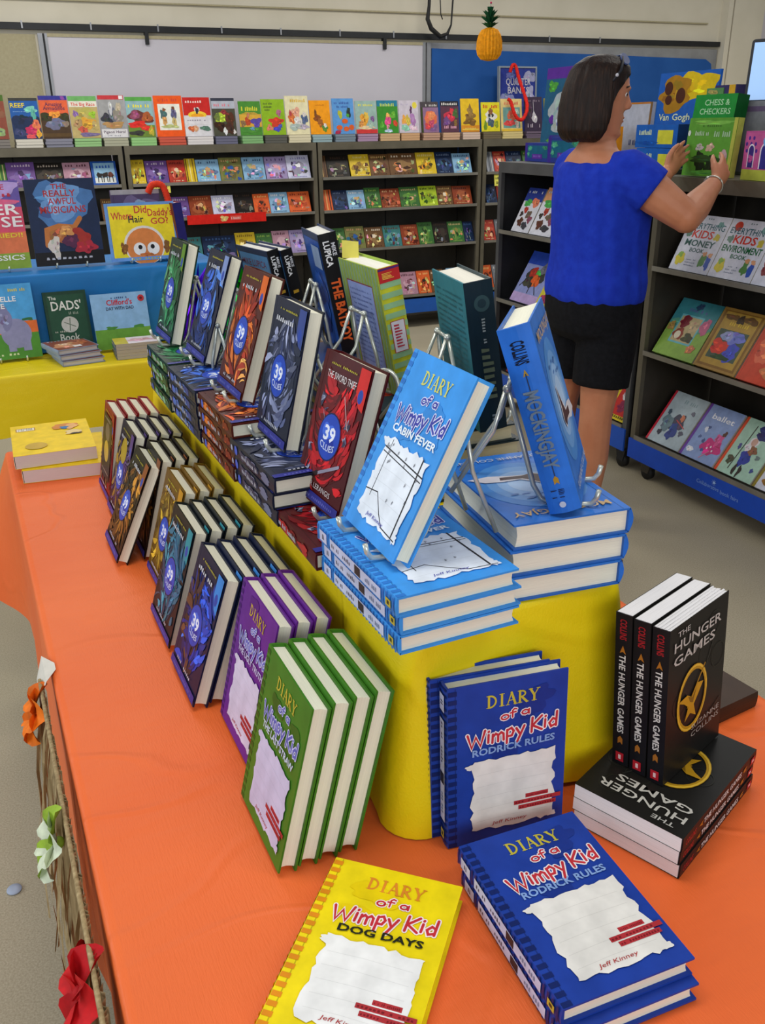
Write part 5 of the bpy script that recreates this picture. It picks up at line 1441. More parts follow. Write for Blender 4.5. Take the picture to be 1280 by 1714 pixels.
mb.loft([[(q * (1 + .05 * (1 if k % 2 else -1)) * math.cos(2 * math.pi * k / nR), q * (1 + .05 * (1 if k % 2 else -1)) * math.sin(2 * math.pi * k / nR), z) for k in range(nR)] for q, z in prof], 'f2a012', 'petal', False); mb.build('fruit_body', r)
mb = MB(); rg = random.Random(5)
for ring, (q, zz, up) in enumerate(((.05, .185, .02), (.058, .215, .03), (.045, .24, .04), (.02, .255, .05))):
    for k in range(9):
        a = 2 * math.pi * k / 9 + ring
        b0 = Vector((0, 0, .162 + .02 * ring)); tip = Vector((q * math.cos(a), q * math.sin(a), zz + up * .4))
        sd = Vector((-math.sin(a), math.cos(a), 0)) * .014
        mid = (b0 + tip) / 2 + Vector((0, 0, .012))
        mb.mesh([b0, mid - sd, tip, mid + sd], [(0, 1, 2, 3)], '1c5a34', 'petal')
        mb.mesh([b0, mid - sd, mid + Vector((0, 0, -.006)), tip], [(0, 1, 3), (0, 2, 3)], '174a2c', 'petal')
mb.build('leaf_crown', r)
mb = MB(); mb.tube([(0, 0, .25), (0, 0, .6)], .0012, 'c8c4bc', 'paint', 5); mb.ball((.003, 0, .292), .006, 'd02a5c', 'petal', 5); mb.build('hanging_string', r)

# ================================================================== CASES ON THE RIGHT
RSH = (.952, .59, .20)
def RM(x): return FR @ Matrix.Translation((x, RD0, 0))
case('near rolling metal book case on the right with blue base and white lettering', RM(-3.135), 1.27, 1.30, .42, RSH, '1248b8', 'case_metal', 'rolling book cases on the right', caster_x=(.06, .94))
case('far dark rolling book case on the right, behind the woman', RM(-4.43), 1.26, 1.318, .42, (.985, .62, .22), '1c50b4', 'case_dark', 'rolling book cases on the right', strip_z=(.11, .215), caster_x=(.07, .94), lip='case_edge')
mb = MB(); A = Art(.3, .07, 3)
A.text('Collaborative', .1, .028, .018, '7ca0e0', .13, .0, skew=.15, align='c'); A.text('book fairs', .225, .024, .018, '7ca0e0', .1, .0, align='c')
A.ell(.135, .058, .006, .006, '9cbcec', 10)
for k in range(8): A.stroke([(.135 + .008 * math.cos(k * .785), .058 + .008 * math.sin(k * .785)), (.135 + .012 * math.cos(k * .785), .058 + .012 * math.sin(k * .785))], .0015, '9cbcec')
A.put(mb, lambda x, y, e: (x, -e, y)); 
near_case = [o for o in bpy.data.objects if o.name.startswith('book_case') and o.get('label', '').startswith('near rolling')][0]
o = mb.build('base_lettering'); o.parent = near_case; o.matrix_basis = Matrix.Translation((.425, -.0083, .108))

def side_book(label, r, m, z, w, l, t, lean, base, spec, spine=None, seed=1, hard=False, art=None, page='c8c4b4'):
    return make_book('paperback_book' if not hard else 'hardcover_book', label, stand(FR, (r, RD0 + m, z + t * math.sin(R(lean)) + .002), 0, lean, t), w, l, t, base, spine, art=art or spec_art(w, l, spec, seed), hard=hard, page=page, eps=.0003)
def every_art(w, l, sub, sc, seed):
    A = Art(w, l, seed)
    A.ell(w * .2, l * .88, w * .09, l * .08, 'c8402c'); A.squig(w * .44, w * .6, l * .93, l * .03, '7a8a90', 3); A.blob(w * .8, l * .86, w * .08, l * .05, '6a9a94')
    A.text('EVERYTHING', w * .5, l * .755, l * .11, '3c6a74', w * .88, .012)
    A.text('KIDS', w * .48, l * .6, l * .14, 'd03a2c', w * .52, .02); A.blob(w * .84, l * .64, w * .07, l * .06, 'c8b83c'); A.blob(w * .14, l * .66, w * .07, l * .06, '6a8a7a')
    A.text(sub, w * .5, l * .45, l * .115, sc, w * (.74 if len(sub) < 7 else .9), .02); A.text('BOOK', w * .5, l * .345, l * .075, sc, w * .36, .012)
    A.blob(w * .18, l * .2, w * .1, l * .12, 'd8c83c'); A.blob(w * .16, l * .28, w * .06, l * .05, '8ab04c'); A.blob(w * .74, l * .22, w * .07, l * .12, '5a8a4a'); A.blob(w * .74, l * .34, w * .05, l * .04, 'd89a6c'); A.blob(w * .88, l * .2, w * .06, l * .12, '3c5ab0'); A.blob(w * .88, l * .33, w * .05, l * .04, 'd8a078')
    for k in range(3): A.squig(w * .34, w * .6, l * (.2 - .05 * k), l * .02, '8a94a8', 7)
    return A
side_book('white activity book about money on the near case top shelf', -3.03, .02, .952, .226, .232, .016, 25, 'd4d6e0', '', art=every_art(.226, .232, 'MONEY', '2c5a54', 2))
side_book('white activity book about environment on the near case top shelf', -2.80, .02, .952, .226, .232, .016, 25, 'd4d6e0', '', art=every_art(.226, .232, 'ENVIRONMENT', '1c6a3c', 3))
side_book('white activity book at the right edge of the near case top shelf', -2.57, .02, .952, .226, .232, .016, 25, 'd4d6e0', 'b .2 .3 .12 .14 8a4a4a|b .5 .2 .1 .1 c88a5c|q .4 .9 .6 .14 3c6a74|q .2 .9 .8 .1 3c6a74|b .75 .25 .1 .14 5a5a9a')
side_book('green and teal picture book with framed centre on the near case middle shelf', -3.075, .02, .59, .25, .262, .018, 33, '8ab04c', 'r 0 .55 1 1 3c8a94|b .5 .55 .5 .1 5a9c84|r .2 .24 .74 .74 6ab4c0|r .23 .27 .71 .71 b8a87c|b .36 .62 .12 .1 7a2430|b .6 .56 .1 .1 c8b088|b .35 .4 .12 .1 8a3c2c|e .34 .38 .07 .07 d8d0b8|b .6 .36 .12 .08 4a4a34|b .84 .6 .1 .14 c86a8c|q .3 .8 .8 .06 5a6aa0|b .5 .9 .08 .06 2c4a6a|b .1 .5 .08 .08 a88a4c|b .8 .2 .08 .08 c87a54', hard=True)
side_book('gold framed picture book with red and blue flowers on the near case', -2.815, .02, .59, .23, .262, .018, 31, 'a8823c', 'r .05 .04 .95 .96 8a6428|r .1 .08 .9 .94 b8943c|r .16 .18 .84 .66 4a5a4a|b .35 .38 .2 .12 d83c2c|b .65 .32 .16 .14 4a54c8|b .6 .56 .2 .1 7a84d8|b .4 .56 .14 .08 9aa0d0|b .5 .22 .2 .04 2c4a24|q .3 .75 .73 .07 e0c03c|b .3 .86 .16 .05 6a4a20|b .72 .86 .16 .06 6a4a20|b .5 .84 .08 .07 3c2c18', hard=True)
side_book('red picture book at the right edge of the near case middle shelf', -2.575, .02, .59, .23, .262, .018, 31, 'c84830', 'b .3 .5 .2 .2 d86a4c|b .5 .7 .2 .1 6a7a8a|q .2 .8 .85 .06 e0b48c|b .6 .2 .2 .1 c87a4c', hard=True)
side_book('pale grey fashion book with red spine on the near case bottom shelf', -3.055, .02, .20, .215, .25, .014, 36, 'a8b8c0', 'r 0 0 .06 1 c0283c|q .35 .85 .82 .08 8aa0a8|b .55 .45 .16 .2 4a4a5a|b .55 .28 .12 .16 3c4a8a|b .62 .56 .06 .06 c87a5c|b .3 .4 .16 .14 6a808a|s .5 .5 .8 .4 .02 c04a4c|b .25 .2 .06 .05 3c3c4a|b .8 .3 .06 .05 5a5a6a|b .2 .6 .05 .05 4a5a6a|b .8 .7 .05 .04 6a6a7a', 'c0283c')
A = spec_art(.2, .25, 'r 0 0 .07 1 6a3ca0|t ballet .55 .76 .1 .62 eef0f8|b .68 .3 .24 .16 c8347c|b .75 .46 .1 .1 d85a94|b .82 .58 .05 .05 5a3424|b .3 .55 .05 .05 d8dce8|b .4 .35 .04 .04 4a5a8a|b .25 .4 .04 .03 5a6a9a|s .7 .22 .55 .06 .02 d88a9c|b .35 .6 .04 .03 4a5a8a|b .5 .2 .04 .03 3c5a9c|b .2 .14 .1 .05 e4e8f4|e .68 .3 .02 .02 f0e0ec|e .6 .26 .02 .02 f0e0ec|e .76 .24 .02 .02 f0e0ec', 3)
side_book('pale blue ballet book with purple spine on the near case bottom shelf', -2.83, .02, .20, .2, .25, .014, 36, '8aa0d0', '', '6a3ca0', art=A)
side_book('mint green book with a blue-clad figure on the near case bottom shelf', -2.618, .02, .20, .2, .25, .014, 36, 'a4c8b4', 'r 0 0 .07 1 d8481c|b .7 .82 .28 .12 24286a|b .5 .56 .14 .14 e0dce0|b .52 .34 .13 .14 2c3c9a|s .36 .9 .3 .1 .02 3c3430|b .45 .12 .04 .1 2c2420|b .58 .12 .04 .1 2c2420|b .22 .25 .08 .08 4a4a34|b .6 .5 .1 .08 8a5a3c|b .25 .5 .04 .05 4a4a8a|e .52 .64 .07 .07 c8a090|b .85 .2 .04 .04 3c4a8a|b .8 .42 .05 .04 6a7a7a', 'd8481c')
side_book('white pattern book with olive spine at the near case right end', -2.408, .02, .20, .2, .25, .014, 36, 'c8ccd8', 'r 0 0 .07 1 8a7a2c|b .4 .3 .12 .1 8a6a3c|b .7 .5 .08 .06 4a4a5a|b .4 .6 .08 .06 5a5a6a|b .3 .15 .14 .08 9a6a2c', '8a7a2c')
# far case
dg = 'r 0 .7 1 1 2c3c8a|b .3 .66 .2 .08 4aa04c|b .7 .68 .2 .1 d87a5c|b .35 .5 .1 .08 a83c2c|b .6 .4 .16 .08 6a5a4a|b .3 .22 .14 .1 5a3424|b .6 .15 .16 .08 3c3c44|b .75 .3 .12 .08 8a4a5c|b .2 .4 .08 .06 3c3430|q .1 .9 .88 .06 c8ccd8'
side_book('white animal book at the left of the far dark case top shelf', -4.33, .03, .985, .17, .24, .014, 27, 'd4d4dc', dg, seed=2)
side_book('white animal book touching the woman on the far dark case top shelf', -4.15, .03, .985, .2, .25, .014, 27, 'd8d8e0', dg.replace('2c3c8a', 'd89a6c'), seed=5)
side_book('blue fantasy book with a spiny creature on the far dark case', -4.31, .03, .62, .25, .29, .016, 30, '8a94c8', 'r 0 .75 1 1 2c4ab0|b .5 .5 .3 .2 3c3c38|b .4 .6 .14 .1 a8342c|b .6 .45 .14 .12 d8602c|b .6 .62 .1 .06 4ab04c|b .3 .4 .12 .1 4a4a40|r 0 0 1 .18 b8a0d0|b .75 .7 .16 .1 6a6a7a|s .3 .5 .1 .3 .02 2c2c28|s .6 .4 .8 .2 .02 2c2c28|s .5 .4 .5 .2 .02 3c342c', seed=4)
side_book('red and yellow comic book at the foot of the far dark case', -3.37, .02, .22, .17, .23, .012, 33, 'd8c02c', 'r .12 .1 .95 .95 c0302c|b .5 .6 .25 .16 d8d0d0|b .5 .3 .2 .12 8a2c4c|q .15 .9 .84 .1 e0d04c|q .15 .9 .04 .06 5a4a20')
side_book('teal striped magazine behind the comic book on the far dark case', -3.56, .02, .22, .17, .24, .012, 33, '4a8aa0', 'b .5 .6 .3 .2 c84a3c|b .4 .3 .2 .12 d8d4d0|q .1 .9 .84 .1 e8e4e0|r 0 0 1 .1 3c4a6a')
side_book('red toy book at the left foot of the far dark case', -4.3, .02, .22, .2, .2, .012, 33, '8a2c24', 'b .5 .5 .3 .25 c8402c|b .5 .8 .2 .1 e06a3c|b .3 .3 .15 .1 3c1a18')
side_book('yellow and green comic book on the far dark case, behind the shorts', -4.05, .02, .62, .2, .27, .012, 30, 'd0c43c', 'b .5 .5 .3 .2 3c7a3c|b .5 .8 .3 .1 4a6ab0|b .3 .2 .2 .1 a83c5c|q .1 .9 .9 .06 d8402c')

# ---- on top of the right-hand cases
def carton(name, label, r, m, z, w, h, d, face, spec, yaw=0, lean=0, side=None, cat='box', seed=1, group=None, top=None):
    """printed box standing on a case: local x along the case, y up, z towards the viewer"""
    M = stand(FR, (r, RD0 + m, z), yaw, lean, d)
    t = thing(name, label, cat, M, group)
    mb = MB(); mb.box((0, 0, 0), (w, h, d), side or face, 'print_gloss'); mb.build('carton', t)
    mb = MB(); mb.face([(0, 0, d + .0003), (w, 0, d + .0003), (w, h, d + .0003), (0, h, d + .0003)], face, 'print_gloss')
    spec_art(w, h, spec, seed).put(mb, lambda x, y, e: (x, y, d + .0003 + e), .0003); mb.build('printed_front', t)
    return t
RT, RTF = 1.3195, 1.3375
kit = 'r 0 0 .1 1 3c2a8a|r .1 .2 .9 .86 14607c|b .2 .7 .08 .12 4aa07c|b .8 .75 .1 .1 3c8a6a|r .3 .15 .7 .4 5a2c94|q .35 .65 .24 .12 8a6ac0|b .15 .4 .05 .1 4aa080'
carton('craft_kit_box', 'low teal and purple craft box at the left end of the far case', -4.40, .14, RTF, .24, .09, .1, '2a3a8c', kit, seed=2)
carton('craft_kit_box', 'teal and purple craft box standing nearer the woman on the far case', -4.15, .12, RTF, .3, .12, .1, '2a3a8c', kit, seed=3)
carton('craft_kit_box', 'teal and purple craft box behind the low one on the far case', -4.36, .26, RTF, .32, .125, .1, '2a2c7c', kit, seed=4)
carton('poster_board', 'tall purple and teal poster board with a white mask on the far case', -4.64, .375, RTF, .36, .46, .012, '1c5a7c', 'r 0 .88 1 1 5a2a94|r 0 0 1 .14 5a2a94|b .2 .8 .12 .06 4a9a3c|b .6 .8 .12 .05 3c8a4c|b .8 .76 .12 .06 4a9a3c|b .5 .55 .32 .2 a8b4b8|b .5 .4 .2 .12 a8b0b4|b .25 .44 .06 .05 5a2a94|b .5 .38 .08 .06 4a5ac0|b .4 .2 .25 .05 5a9a3c|b .75 .2 .12 .05 3c8a4c', cat='poster', lean=4)
carton('framed_print', 'white sheet in a wooden frame behind the woman\'s face', -3.93, .385, RTF, .22, .27, .02, 'b0b4c0', 'r 0 .97 1 1 b8742c|r .93 0 1 1 7a5a34|q .3 .7 .3 .1 3c4a7c', cat='frame', lean=3)
carton('craft_kit_box', 'orange and white boxed kit beside the woman\'s chin', -3.87, .19, RTF, .15, .165, .06, 'd88a1c', 'r 0 .7 1 1 e0e0e4|r .35 .1 .8 .75 2c2a30|r .45 .2 .7 .65 6a7080|b .15 .4 .1 .2 d8d4d0', seed=2)
carton('poster_board', 'blue poster board with a torn yellow panel and brown round blotches', -3.70, .40, RTF - .018, .39, .405, .012, '1c5cb4', 'b .68 .86 .3 .14 d8b818|b .3 .78 .28 .17 a8781c|e .18 .84 .07 .07 4a2418|e .4 .76 .08 .08 4a2418|e .2 .72 .06 .05 4a2418|b .8 .66 .08 .06 8a4a2c|b .84 .5 .08 .07 7a3c20|t Van .16 .51 .07 .18 d8e0b8|t Gogh .46 .51 .07 .3 d8e0b8|q .1 .9 .43 .03 3c7ac8', cat='poster', lean=3)
vg = 'r 0 0 1 1 1a5cb0|q .08 .4 .55 .24 d0dca8|r .54 .16 .9 .76 d0cc3c|b .3 .2 .25 .1 1450a0'
carton('craft_kit_box', 'upper of two blue boxes with a yellow square beside the woman\'s hand', -3.57, .21, RTF + .0955 - .018, .28, .094, .1, '1a5cb0', vg, seed=3, side='123a6c', group='blue boxes with yellow squares')
carton('craft_kit_box', 'lower of two blue boxes with a yellow square beside the woman\'s hand', -3.53, .19, RTF - .018, .28, .094, .12, '1a5cb0', vg, seed=4, side='123a6c', group='blue boxes with yellow squares')
carton('game_box', 'dark green box lettered chess and checkers behind the held book', -3.19, .17, RT, .235, .30, .06, '178a34', 't CHESS_& .55 .865 .075 .6 a8d8a8|t CHECKERS .53 .755 .075 .74 a8d8a8|r 0 0 1 .05 0f6a24', side='0c5220', lean=6)
carton('activity_book', 'light green spiral activity book held by the woman', -3.045, .045, RT + .002, .262, .21, .028, '5c9c34', 'b .5 .92 .4 .04 7ab84c|q .3 .7 .85 .03 3c6a24|q .16 .46 .7 .08 b8d0b0|q .52 .9 .68 .1 a8c8a0|b .3 .5 .08 .06 b8b0a8|b .52 .5 .08 .07 c8a890|b .82 .38 .08 .08 c0a0a0|b .35 .25 .12 .16 1c2c18|b .6 .2 .14 .16 1c3018|b .45 .3 .3 .06 2c4a20|b .5 .06 .4 .05 5a9c3c|r .93 0 1 1 b4b84c|e .04 .74 .03 .05 d8e0d8', side='a8b04c', cat='book', lean=4)
carton('storage_box', 'plain grey carton beside the green game box on the near case', -3.075, .275, RT, .31, .27, .1, '84868c', 'r 0 .86 1 .93 6a5a78|r 0 0 1 .04 6a7060', lean=0, side='6c6e74')
d = make_book('hardcover_book', 'black book lying on top of the grey carton', stand(FR, (-3.0, RD0 + .355, RT + .2712), 0, 88, .045), .17, .1, .04, '1c1418', '1c1418', hard=True, page='2c2024')
carton('craft_kit_box', 'small green box left of the black book', -3.37, .41, RT, .1, .33, .05, '5a8c54', 'b .5 .8 .3 .1 6a9c60|b .4 .95 .3 .03 a89c5c', seed=2)
carton('craft_kit_box', 'small purple and yellow box above the black book', -3.325, .415, RT, .125, .34, .05, '3c3464', 'r .66 .8 .95 1 d8a82c|r 0 0 1 .7 2c2438', seed=2)
# monitor on a stand at the right edge
r = thing('monitor', 'bright pale blue screen on a thin stand at the right edge', 'monitor', stand(FR, (-3.135, RD0 + .40, 1.585), 20, 2, .03))
mb = MB(); mb.rbox((0, 0, 0), (.34, .235, .03), .012, '23252b', 'paint'); mb.build('bezel', r)
mb = MB(); mb.box((.012, .012, .03), (.328, .223, .0306), mat='screen'); mb.build('screen', r)
mb = MB(); mb.tube([(.10, 0, .01), (.10, -.12, .005), (.09, -.262, .0)], .009, '26282c', 'paint'); mb.build('stand_arm', r)
mb = MB(); mb.box((.02, -.267, -.06), (.18, -.262, .06), '26282c', 'paint'); mb.build('stand_base', r)
carton('toy_box', 'pink and purple castle box with arched windows at the right edge', -2.705, .03, RT, .2, .165, .1, 'b8508c', 'r 0 0 1 .22 b4c04c|r .05 .22 1 .97 c05a94|e .12 .86 .03 .04 4a2c8c|e .24 .86 .03 .04 4a2c8c|e .06 .74 .03 .04 4a2c8c|e .18 .74 .03 .04 4a2c8c|e .3 .74 .03 .04 4a2c8c|e .08 .6 .03 .04 4a2c8c|e .34 .6 .03 .04 4a2c8c|r .12 .26 .3 .6 ece8f0|e .21 .6 .09 .14 ece8f0|r .14 .26 .28 .6 3c2c7c|e .21 .6 .07 .11 3c2c7c|b .21 .44 .06 .08 b04a8c|r .45 .24 .85 .6 ece8f0|e .65 .6 .2 .2 ece8f0|r .48 .24 .82 .6 34348c|e .65 .6 .17 .17 34348c|e .75 .8 .25 .16 7ab0e0', side='d060a0', yaw=-6)
# ================================================================== THE WOMAN
def remeshed(name, mb, mat, voxel, smooth, parent, fac=.5):
    me = mb.data(name + '_raw')
    o = bpy.data.objects.new(name, me); COL.objects.link(o)
    bm = bmesh.new(); bm.from_mesh(me); bmesh.ops.remove_doubles(bm, verts=bm.verts, dist=1e-6); bmesh.ops.recalc_face_normals(bm, faces=bm.faces); bm.to_mesh(me); bm.free()
    m = o.modifiers.new('r', 'REMESH'); m.mode = 'VOXEL'; m.voxel_size = voxel; m.use_smooth_shade = True
    m = o.modifiers.new('s', 'SMOOTH'); m.iterations = smooth; m.factor = fac
    dg = bpy.context.evaluated_depsgraph_get(); dg.update()
    nm = bpy.data.meshes.new_from_object(o.evaluated_get(dg), depsgraph=dg)
    o.modifiers.clear(); o.data = nm; bpy.data.meshes.remove(me)
    nm.name = name
    nm.materials.clear(); nm.materials.append(MATS[mat])
    for p in nm.polygons: p.use_smooth = True; p.material_index = 0
    o.parent = parent
    return o

PY = R(19)
Fd = Vector((math.cos(PY), math.sin(PY), 0)); Rd = Vector((math.sin(PY), -math.cos(PY), 0)); Zd = Vector((0, 0, 1))
def tor(z):   # spine line of the trunk
    f = (z - .85) / .55
    return Vector((.822 - .032 * f, 3.42 - .01 * f, z))
def ering(z, off, bw, fd, n=28, k=2.3):
    c = tor(z) + Fd * off; out = []
    for i in range(n):
        a = 2 * math.pi * i / n; ca, sa = math.cos(a), math.sin(a)
        out.append(c + Rd * bw * math.copysign(abs(ca) ** (2 / k), ca) + Fd * fd * math.copysign(abs(sa) ** (2 / k), sa))
    return out
TOR = [(.79, -.01, .16, .12), (.88, -.015, .195, .15), (.98, 0, .19, .148), (1.07, .005, .18, .14), (1.17, .012, .185, .145), (1.26, .02, .19, .15), (1.33, .01, .188, .125), (1.375, -.005, .175, .095), (1.41, -.012, .135, .075), (1.435, -.012, .085, .064), (1.46, -.006, .062, .06)]
woman = thing('person', 'woman in a royal blue top and black shorts reaching for a green book', 'person', Matrix.Identity(4))
mb = MB()
mb.loft([ering(*t_) for t_ in TOR])
HC = Vector((.776, 3.402, 0)); HY = R(-6)
Hf = Vector((math.cos(HY), math.sin(HY), 0)); Hl = Vector((-math.sin(HY), math.cos(HY), 0))
def hp(x, y, z):
    k = (z - 1.50) * .10      # the head is bent a little forward
    return HC + Hf * (x + k - .008) + Hl * y + Zd * (z - .02 * max(0, x) / .1)
def hring(z, fr, bk, hw, n=24, clip=None):
    out = []
    for i in range(n):
        a = 2 * math.pi * i / n; x = math.cos(a); y = math.sin(a)
        px = (fr if x > 0 else bk) * math.copysign(abs(x) ** .9, x)
        if clip is not None: px = min(px, clip)
        out.append(hp(px, hw * y, z))
    return out
mb.loft([[hp(.045 + .022 * math.cos(2 * math.pi * i / 16), .02 * math.sin(2 * math.pi * i / 16), 1.476) for i in range(16)]] + [[hp(.04 + .044 * math.cos(2 * math.pi * i / 16), .042 * math.sin(2 * math.pi * i / 16), 1.492) for i in range(16)]] + [[hp((.086 if math.cos(2 * math.pi * i / 16) > 0 else .06) * math.cos(2 * math.pi * i / 16), .058 * math.sin(2 * math.pi * i / 16), 1.525) for i in range(16)]], cap=True)
mb.loft([hring(*q) for q in ((1.515, .084, .05, .054), (1.54, .087, .07, .06), (1.57, .086, .088, .068), (1.61, .088, .1, .074), (1.64, .092, .104, .076), (1.675, .086, .1, .07), (1.70, .064, .08, .054), (1.718, .03, .04, .025))])
mb.tube([hp(.083, 0, 1.634), hp(.091, 0, 1.612), hp(.101, 0, 1.592), hp(.098, 0, 1.58)], [.007, .009, .0115, .009])
mb.ball(hp(.093, .009, 1.582), .0075, n=6); mb.ball(hp(.093, -.009, 1.582), .0075, n=6)
mb.ball(hp(.08, 0, 1.551), (.011, .022, .008), n=6); mb.ball(hp(.079, 0, 1.537), (.011, .02, .008), n=6)
mb.ball(hp(.074, 0, 1.496), (.018, .02, .016), n=6); mb.ball(hp(.082, 0, 1.642), (.014, .045, .008), n=6)
for s in (-1, 1): mb.ball(hp(-.004, s * .076, 1.59), (.018, .008, .03), n=6)
mb.tube([tor(1.40) + Fd * -.015, tor(1.45) + Fd * -.004, hp(-.012, 0, 1.53)], [.075, .06, .057])
# arms
SH_R, EL_R, WR_R = Vector((.862, 3.265, 1.355)), Vector((1.06, 3.2, 1.215)), Vector((1.225, 3.43, 1.312))
SH_L, EL_L, WR_L = Vector((.742, 3.57, 1.355)), Vector((.985, 3.635, 1.255)), Vector((1.135, 3.715, 1.335))
def limb(P, rr, n=14):
    out, rad = [], []
    for i in range(len(P) - 1):
        for k in range(5):
            f = k / 5; out.append(Vector(P[i]).lerp(Vector(P[i + 1]), f)); rad.append(rr[i] + (rr[i + 1] - rr[i]) * f)
    out.append(Vector(P[-1])); rad.append(rr[-1])
    mb.tube(out, rad, n=n)
for S_, E_l, W_ in ((SH_R, EL_R, WR_R), (SH_L, EL_L, WR_L)):
    limb([tor(1.36) + (S_ - tor(1.36)) * .4, S_, S_.lerp(E_l, .5), E_l, E_l.lerp(W_, .3), E_l.lerp(W_, .75), W_], [.065, .072, .067, .053, .054, .038, .03])
    mb.ball(E_l, .053, n=8)
# hands: palm, four fingers of different length with bent joints, a thumb from the side of the palm
def hand(wr, d, nrm, thumb, curl):
    d = d.normalized(); nrm = (nrm - d * nrm.dot(d)).normalized(); s = d.cross(nrm).normalized()
    if s.dot(thumb) < 0: s = -s
    rings = []
    for f, wd, th in ((-.01, .024, .019), (.02, .033, .018), (.05, .041, .016), (.08, .041, .013), (.092, .037, .010)):
        c = wr + d * f; rings.append([c + s * wd * math.cos(2 * math.pi * i / 14) + nrm * th * math.sin(2 * math.pi * i / 14) for i in range(14)])
    mb.loft(rings)
    for k, (o, ln) in enumerate(((.031, .068), (.0105, .078), (-.0105, .072), (-.031, .056))):
        p = wr + d * .082 + s * o; dd = (d + s * o * 2.5).normalized(); P = [p - d * .02, p]
        for j, q in enumerate((.42, .32, .26)):
            a = R(curl[j]); dd = (dd * math.cos(a) + nrm * math.sin(a)).normalized(); P.append(P[-1] + dd * ln * q)
        mb.tube(P, [.0095, .0095, .0088, .0082, .007], n=8); mb.ball(P[-1], .007, n=5)
    P = [wr + d * .022 + s * .024, wr + d * .045 + s * .045 + nrm * .008, wr + d * .072 + s * .055 + nrm * .02, wr + d * .095 + s * .055 + nrm * .03]
    mb.tube(P, [.014, .0125, .0105, .008], n=8); mb.ball(P[-1], .008, n=5)
r3v = Vector((math.cos(PR), math.sin(PR), 0)); m3v = Vector((-math.sin(PR), math.cos(PR), 0))
hand(WR_R, Vector((.55, .62, .52)), -r3v, -m3v + Zd * .6, (14, 18, 16))
hand(WR_L, Vector((.45, .55, .45)), r3v, -m3v + Zd * .6, (12, 16, 14))
# legs
LEG = {'R': [Vector((.862, 3.335, .86)), Vector((.835, 3.31, .49)), Vector((.838, 3.325, .30)), Vector((.84, 3.33, .085))],
       'L': [Vector((.782, 3.505, .86)), Vector((.748, 3.53, .49)), Vector((.735, 3.55, .30)), Vector((.725, 3.56, .085))]}
for k, P in LEG.items():
    limb(P, [.105, .064, .064, .036])
    mb.ball(P[1], .064, n=8)
    a = P[3]
    mb.tube([a + Fd * -.05 + Zd * -.045, a + Fd * .02 + Zd * -.035, a + Fd * .10 + Zd * -.055, a + Fd * .165 + Zd * -.063], [.033, .038, .032, .02], n=10)
    mb.ball(a, .038, n=8)
remeshed('body', mb, 'skin', .0055, 5, woman)
# hair
mb = MB()
H_ = [(1.733, .03, .04, .03, None), (1.726, .058, .074, .055, None), (1.708, .083, .1, .078, None), (1.685, .096, .113, .086, .085), (1.655, .1, .121, .091, .066), (1.62, .1, .127, .094, .046), (1.58, .1, .130, .097, .034), (1.54, .1, .129, .099, .026), (1.50, .09, .124, .098, .018), (1.475, .08, .11, .092, .008), (1.46, .06, .085, .075, -.004)]
mb.loft([hring(z, f, b, w, 32, c) for z, f, b, w, c in H_])
rg = random.Random(4)
for k in range(46):
    a = R(rg.uniform(60, 300)); P = []
    for z, f, b, w, c in H_[2:]:
        q = math.cos(a); px = (f if q > 0 else b) * q
        if c is not None: px = min(px, c)
        P.append(hp(px * 1.0, w * math.sin(a), z - .004))
    mb.tube(P, [.006, .009, .01, .011, .011, .011, .01, .008, .004], n=6)
remeshed('hair', mb, 'hair', .006, 2, woman)
# sunglasses pushed up on the head
mb = MB()
mb.tube([hp(.04, .088, 1.685), hp(.045, .07, 1.712), hp(.045, .04, 1.729), hp(.045, 0, 1.735), hp(.045, -.04, 1.729), hp(.045, -.07, 1.712), hp(.04, -.09, 1.685), hp(.02, -.098, 1.65)], .0045, '23242c', 'paint', 6)
for s in (-1, 1):
    P = [hp(.052 + .016 * math.sin(2 * math.pi * k / 12), s * (.042 + .024 * math.cos(2 * math.pi * k / 12)), 1.724 - .016 * math.cos(2 * math.pi * k / 12) - .006 * math.sin(2 * math.pi * k / 12)) for k in range(12)]
    mb.loft([P, [p + Hf * .003 + Zd * .003 for p in P]], '3c4a78', 'print_gloss', False)
mb.ball(hp(.03, -.097, 1.67), .006, 'c8c8d0', 'paint', 5)
o = mb.build('sunglasses', woman)
for s in (-1, 1):
    mb = MB()
    mb.ball(hp(.0745, s * .031, 1.622), .0098, 'e4ddd6', 'print_gloss', 8); mb.ball(hp(.0795, s * .0325, 1.622), .0062, '2c1a12', 'print_gloss', 6)
    mb.build('eye', woman)
    mb = MB(); mb.tube([hp(.083, s * .015, 1.644), hp(.086, s * .032, 1.649), hp(.076, s * .05, 1.643)], .0028, '2c1a12', 'paint', 5); mb.build('eyebrow', woman)
mb = MB()
mb.tube([hp(.083, .014, 1.549), hp(.0885, 0, 1.551), hp(.083, -.014, 1.549)], [.003, .0045, .003], 'a85a50', 'paint', 6); mb.tube([hp(.082, .013, 1.541), hp(.0875, 0, 1.539), hp(.082, -.013, 1.541)], [.003, .0045, .003], 'a85a50', 'paint', 6)
mb.build('lips', woman)
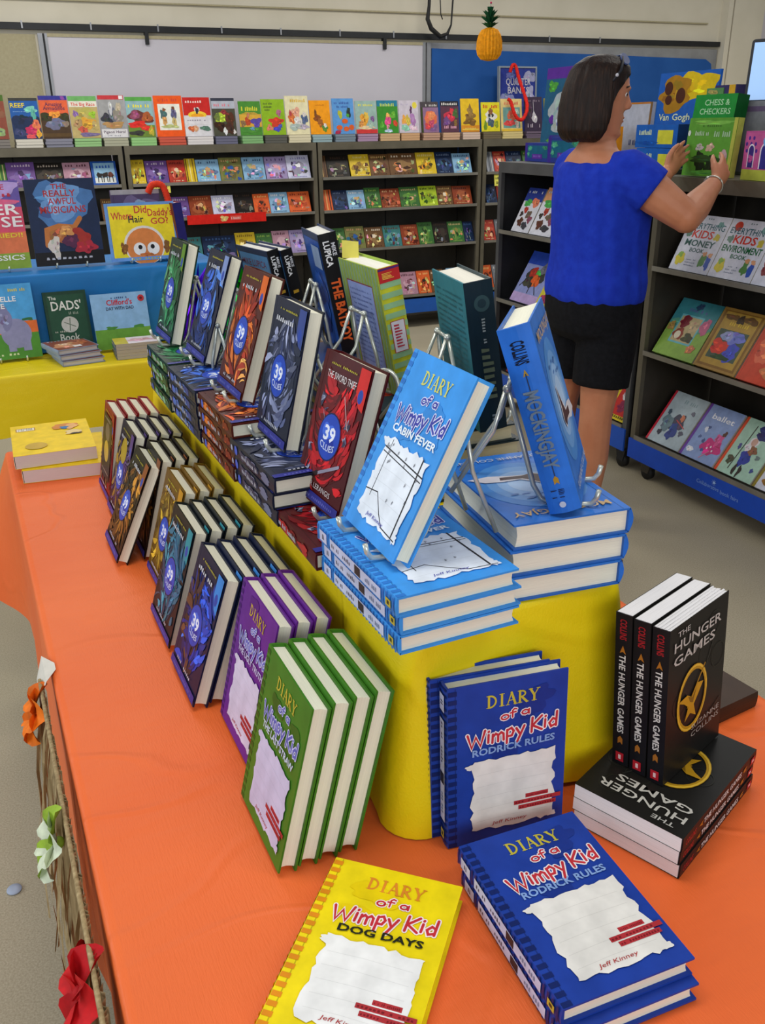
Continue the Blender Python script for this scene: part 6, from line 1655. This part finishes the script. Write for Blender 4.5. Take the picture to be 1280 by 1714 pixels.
# shirt
mb = MB()
def sring(z, off, bw, fd, amp=0.):
    P = ering(z, off, bw, fd, 72); c = tor(z)
    return [p + (p - c).normalized() * amp * math.sin(13 * i * 2 * math.pi / 72 + 2 * math.sin(i * .3) + z * 9) for i, p in enumerate(P)]
mb.loft([sring(.906, -.004, .2, .162, .001), sring(.93, -.004, .206, .166, .003), sring(.98, 0, .207, .166, .004), sring(1.02, .004, .2, .158, .005), sring(1.07, .006, .194, .154, .003), sring(1.17, .012, .197, .158, .003), sring(1.26, .02, .203, .164, .003), sring(1.33, .01, .202, .14, .004), sring(1.365, -.004, .192, .114, .004), sring(1.388, -.006, .168, .094, .004), sring(1.393, -.006, .14, .08, .003)])
for S_, E_l in ((SH_R, EL_R), (SH_L, EL_L)):
    mb.tube([tor(1.345) + (S_ - tor(1.345)) * .45, S_ + Zd * -.002, S_.lerp(E_l, .22), S_.lerp(E_l, .42)], [.075, .085, .086, .083], n=18)
remeshed('shirt', mb, 'shirt', .0065, 3, woman)
mb = MB()
mb.loft([ering(.97, 0, .19, .15), ering(.92, -.008, .202, .16), ering(.86, -.012, .206, .16), ering(.80, -.012, .2, .152), ering(.765, -.01, .17, .12)])
for P in LEG.values(): mb.tube([P[0] + Zd * -.02, P[0].lerp(P[1], .35), P[0].lerp(P[1], .72)], [.112, .113, .108], n=18)
remeshed('shorts', mb, 'shorts', .008, 4, woman)
mb = MB(); c = EL_R.lerp(WR_R, .93); d = (WR_R - EL_R).normalized(); u = d.orthogonal().normalized(); v = d.cross(u)
mb.tube([c + (u * math.cos(2 * math.pi * k / 20) + v * math.sin(2 * math.pi * k / 20)) * .0345 for k in range(21)], .0028, 'c8ccd4', 'wire', 6); mb.ball(c - v * .034, .006, 'd8dce4', 'wire', 5)
mb.build('bracelet', woman)
for k, P in LEG.items():
    a = P[3]; mb = MB(); rings = []
    for f, wd, h in ((-.085, .026, .06), (-.05, .038, .075), (.03, .042, .07), (.12, .046, .05), (.185, .034, .035), (.20, .018, .022)):
        c = a + Fd * f; rings.append([Vector((c.x, c.y, 0)) + Rd * wd * q[0] + Zd * (.002 + h * q[1]) for q in ((-1, 0), (1, 0), (1, .5), (.75, .9), (0, 1), (-.75, .9), (-1, .5))])
    mb.loft(rings, '22242a', 'paint'); mb.build('shoe', woman)
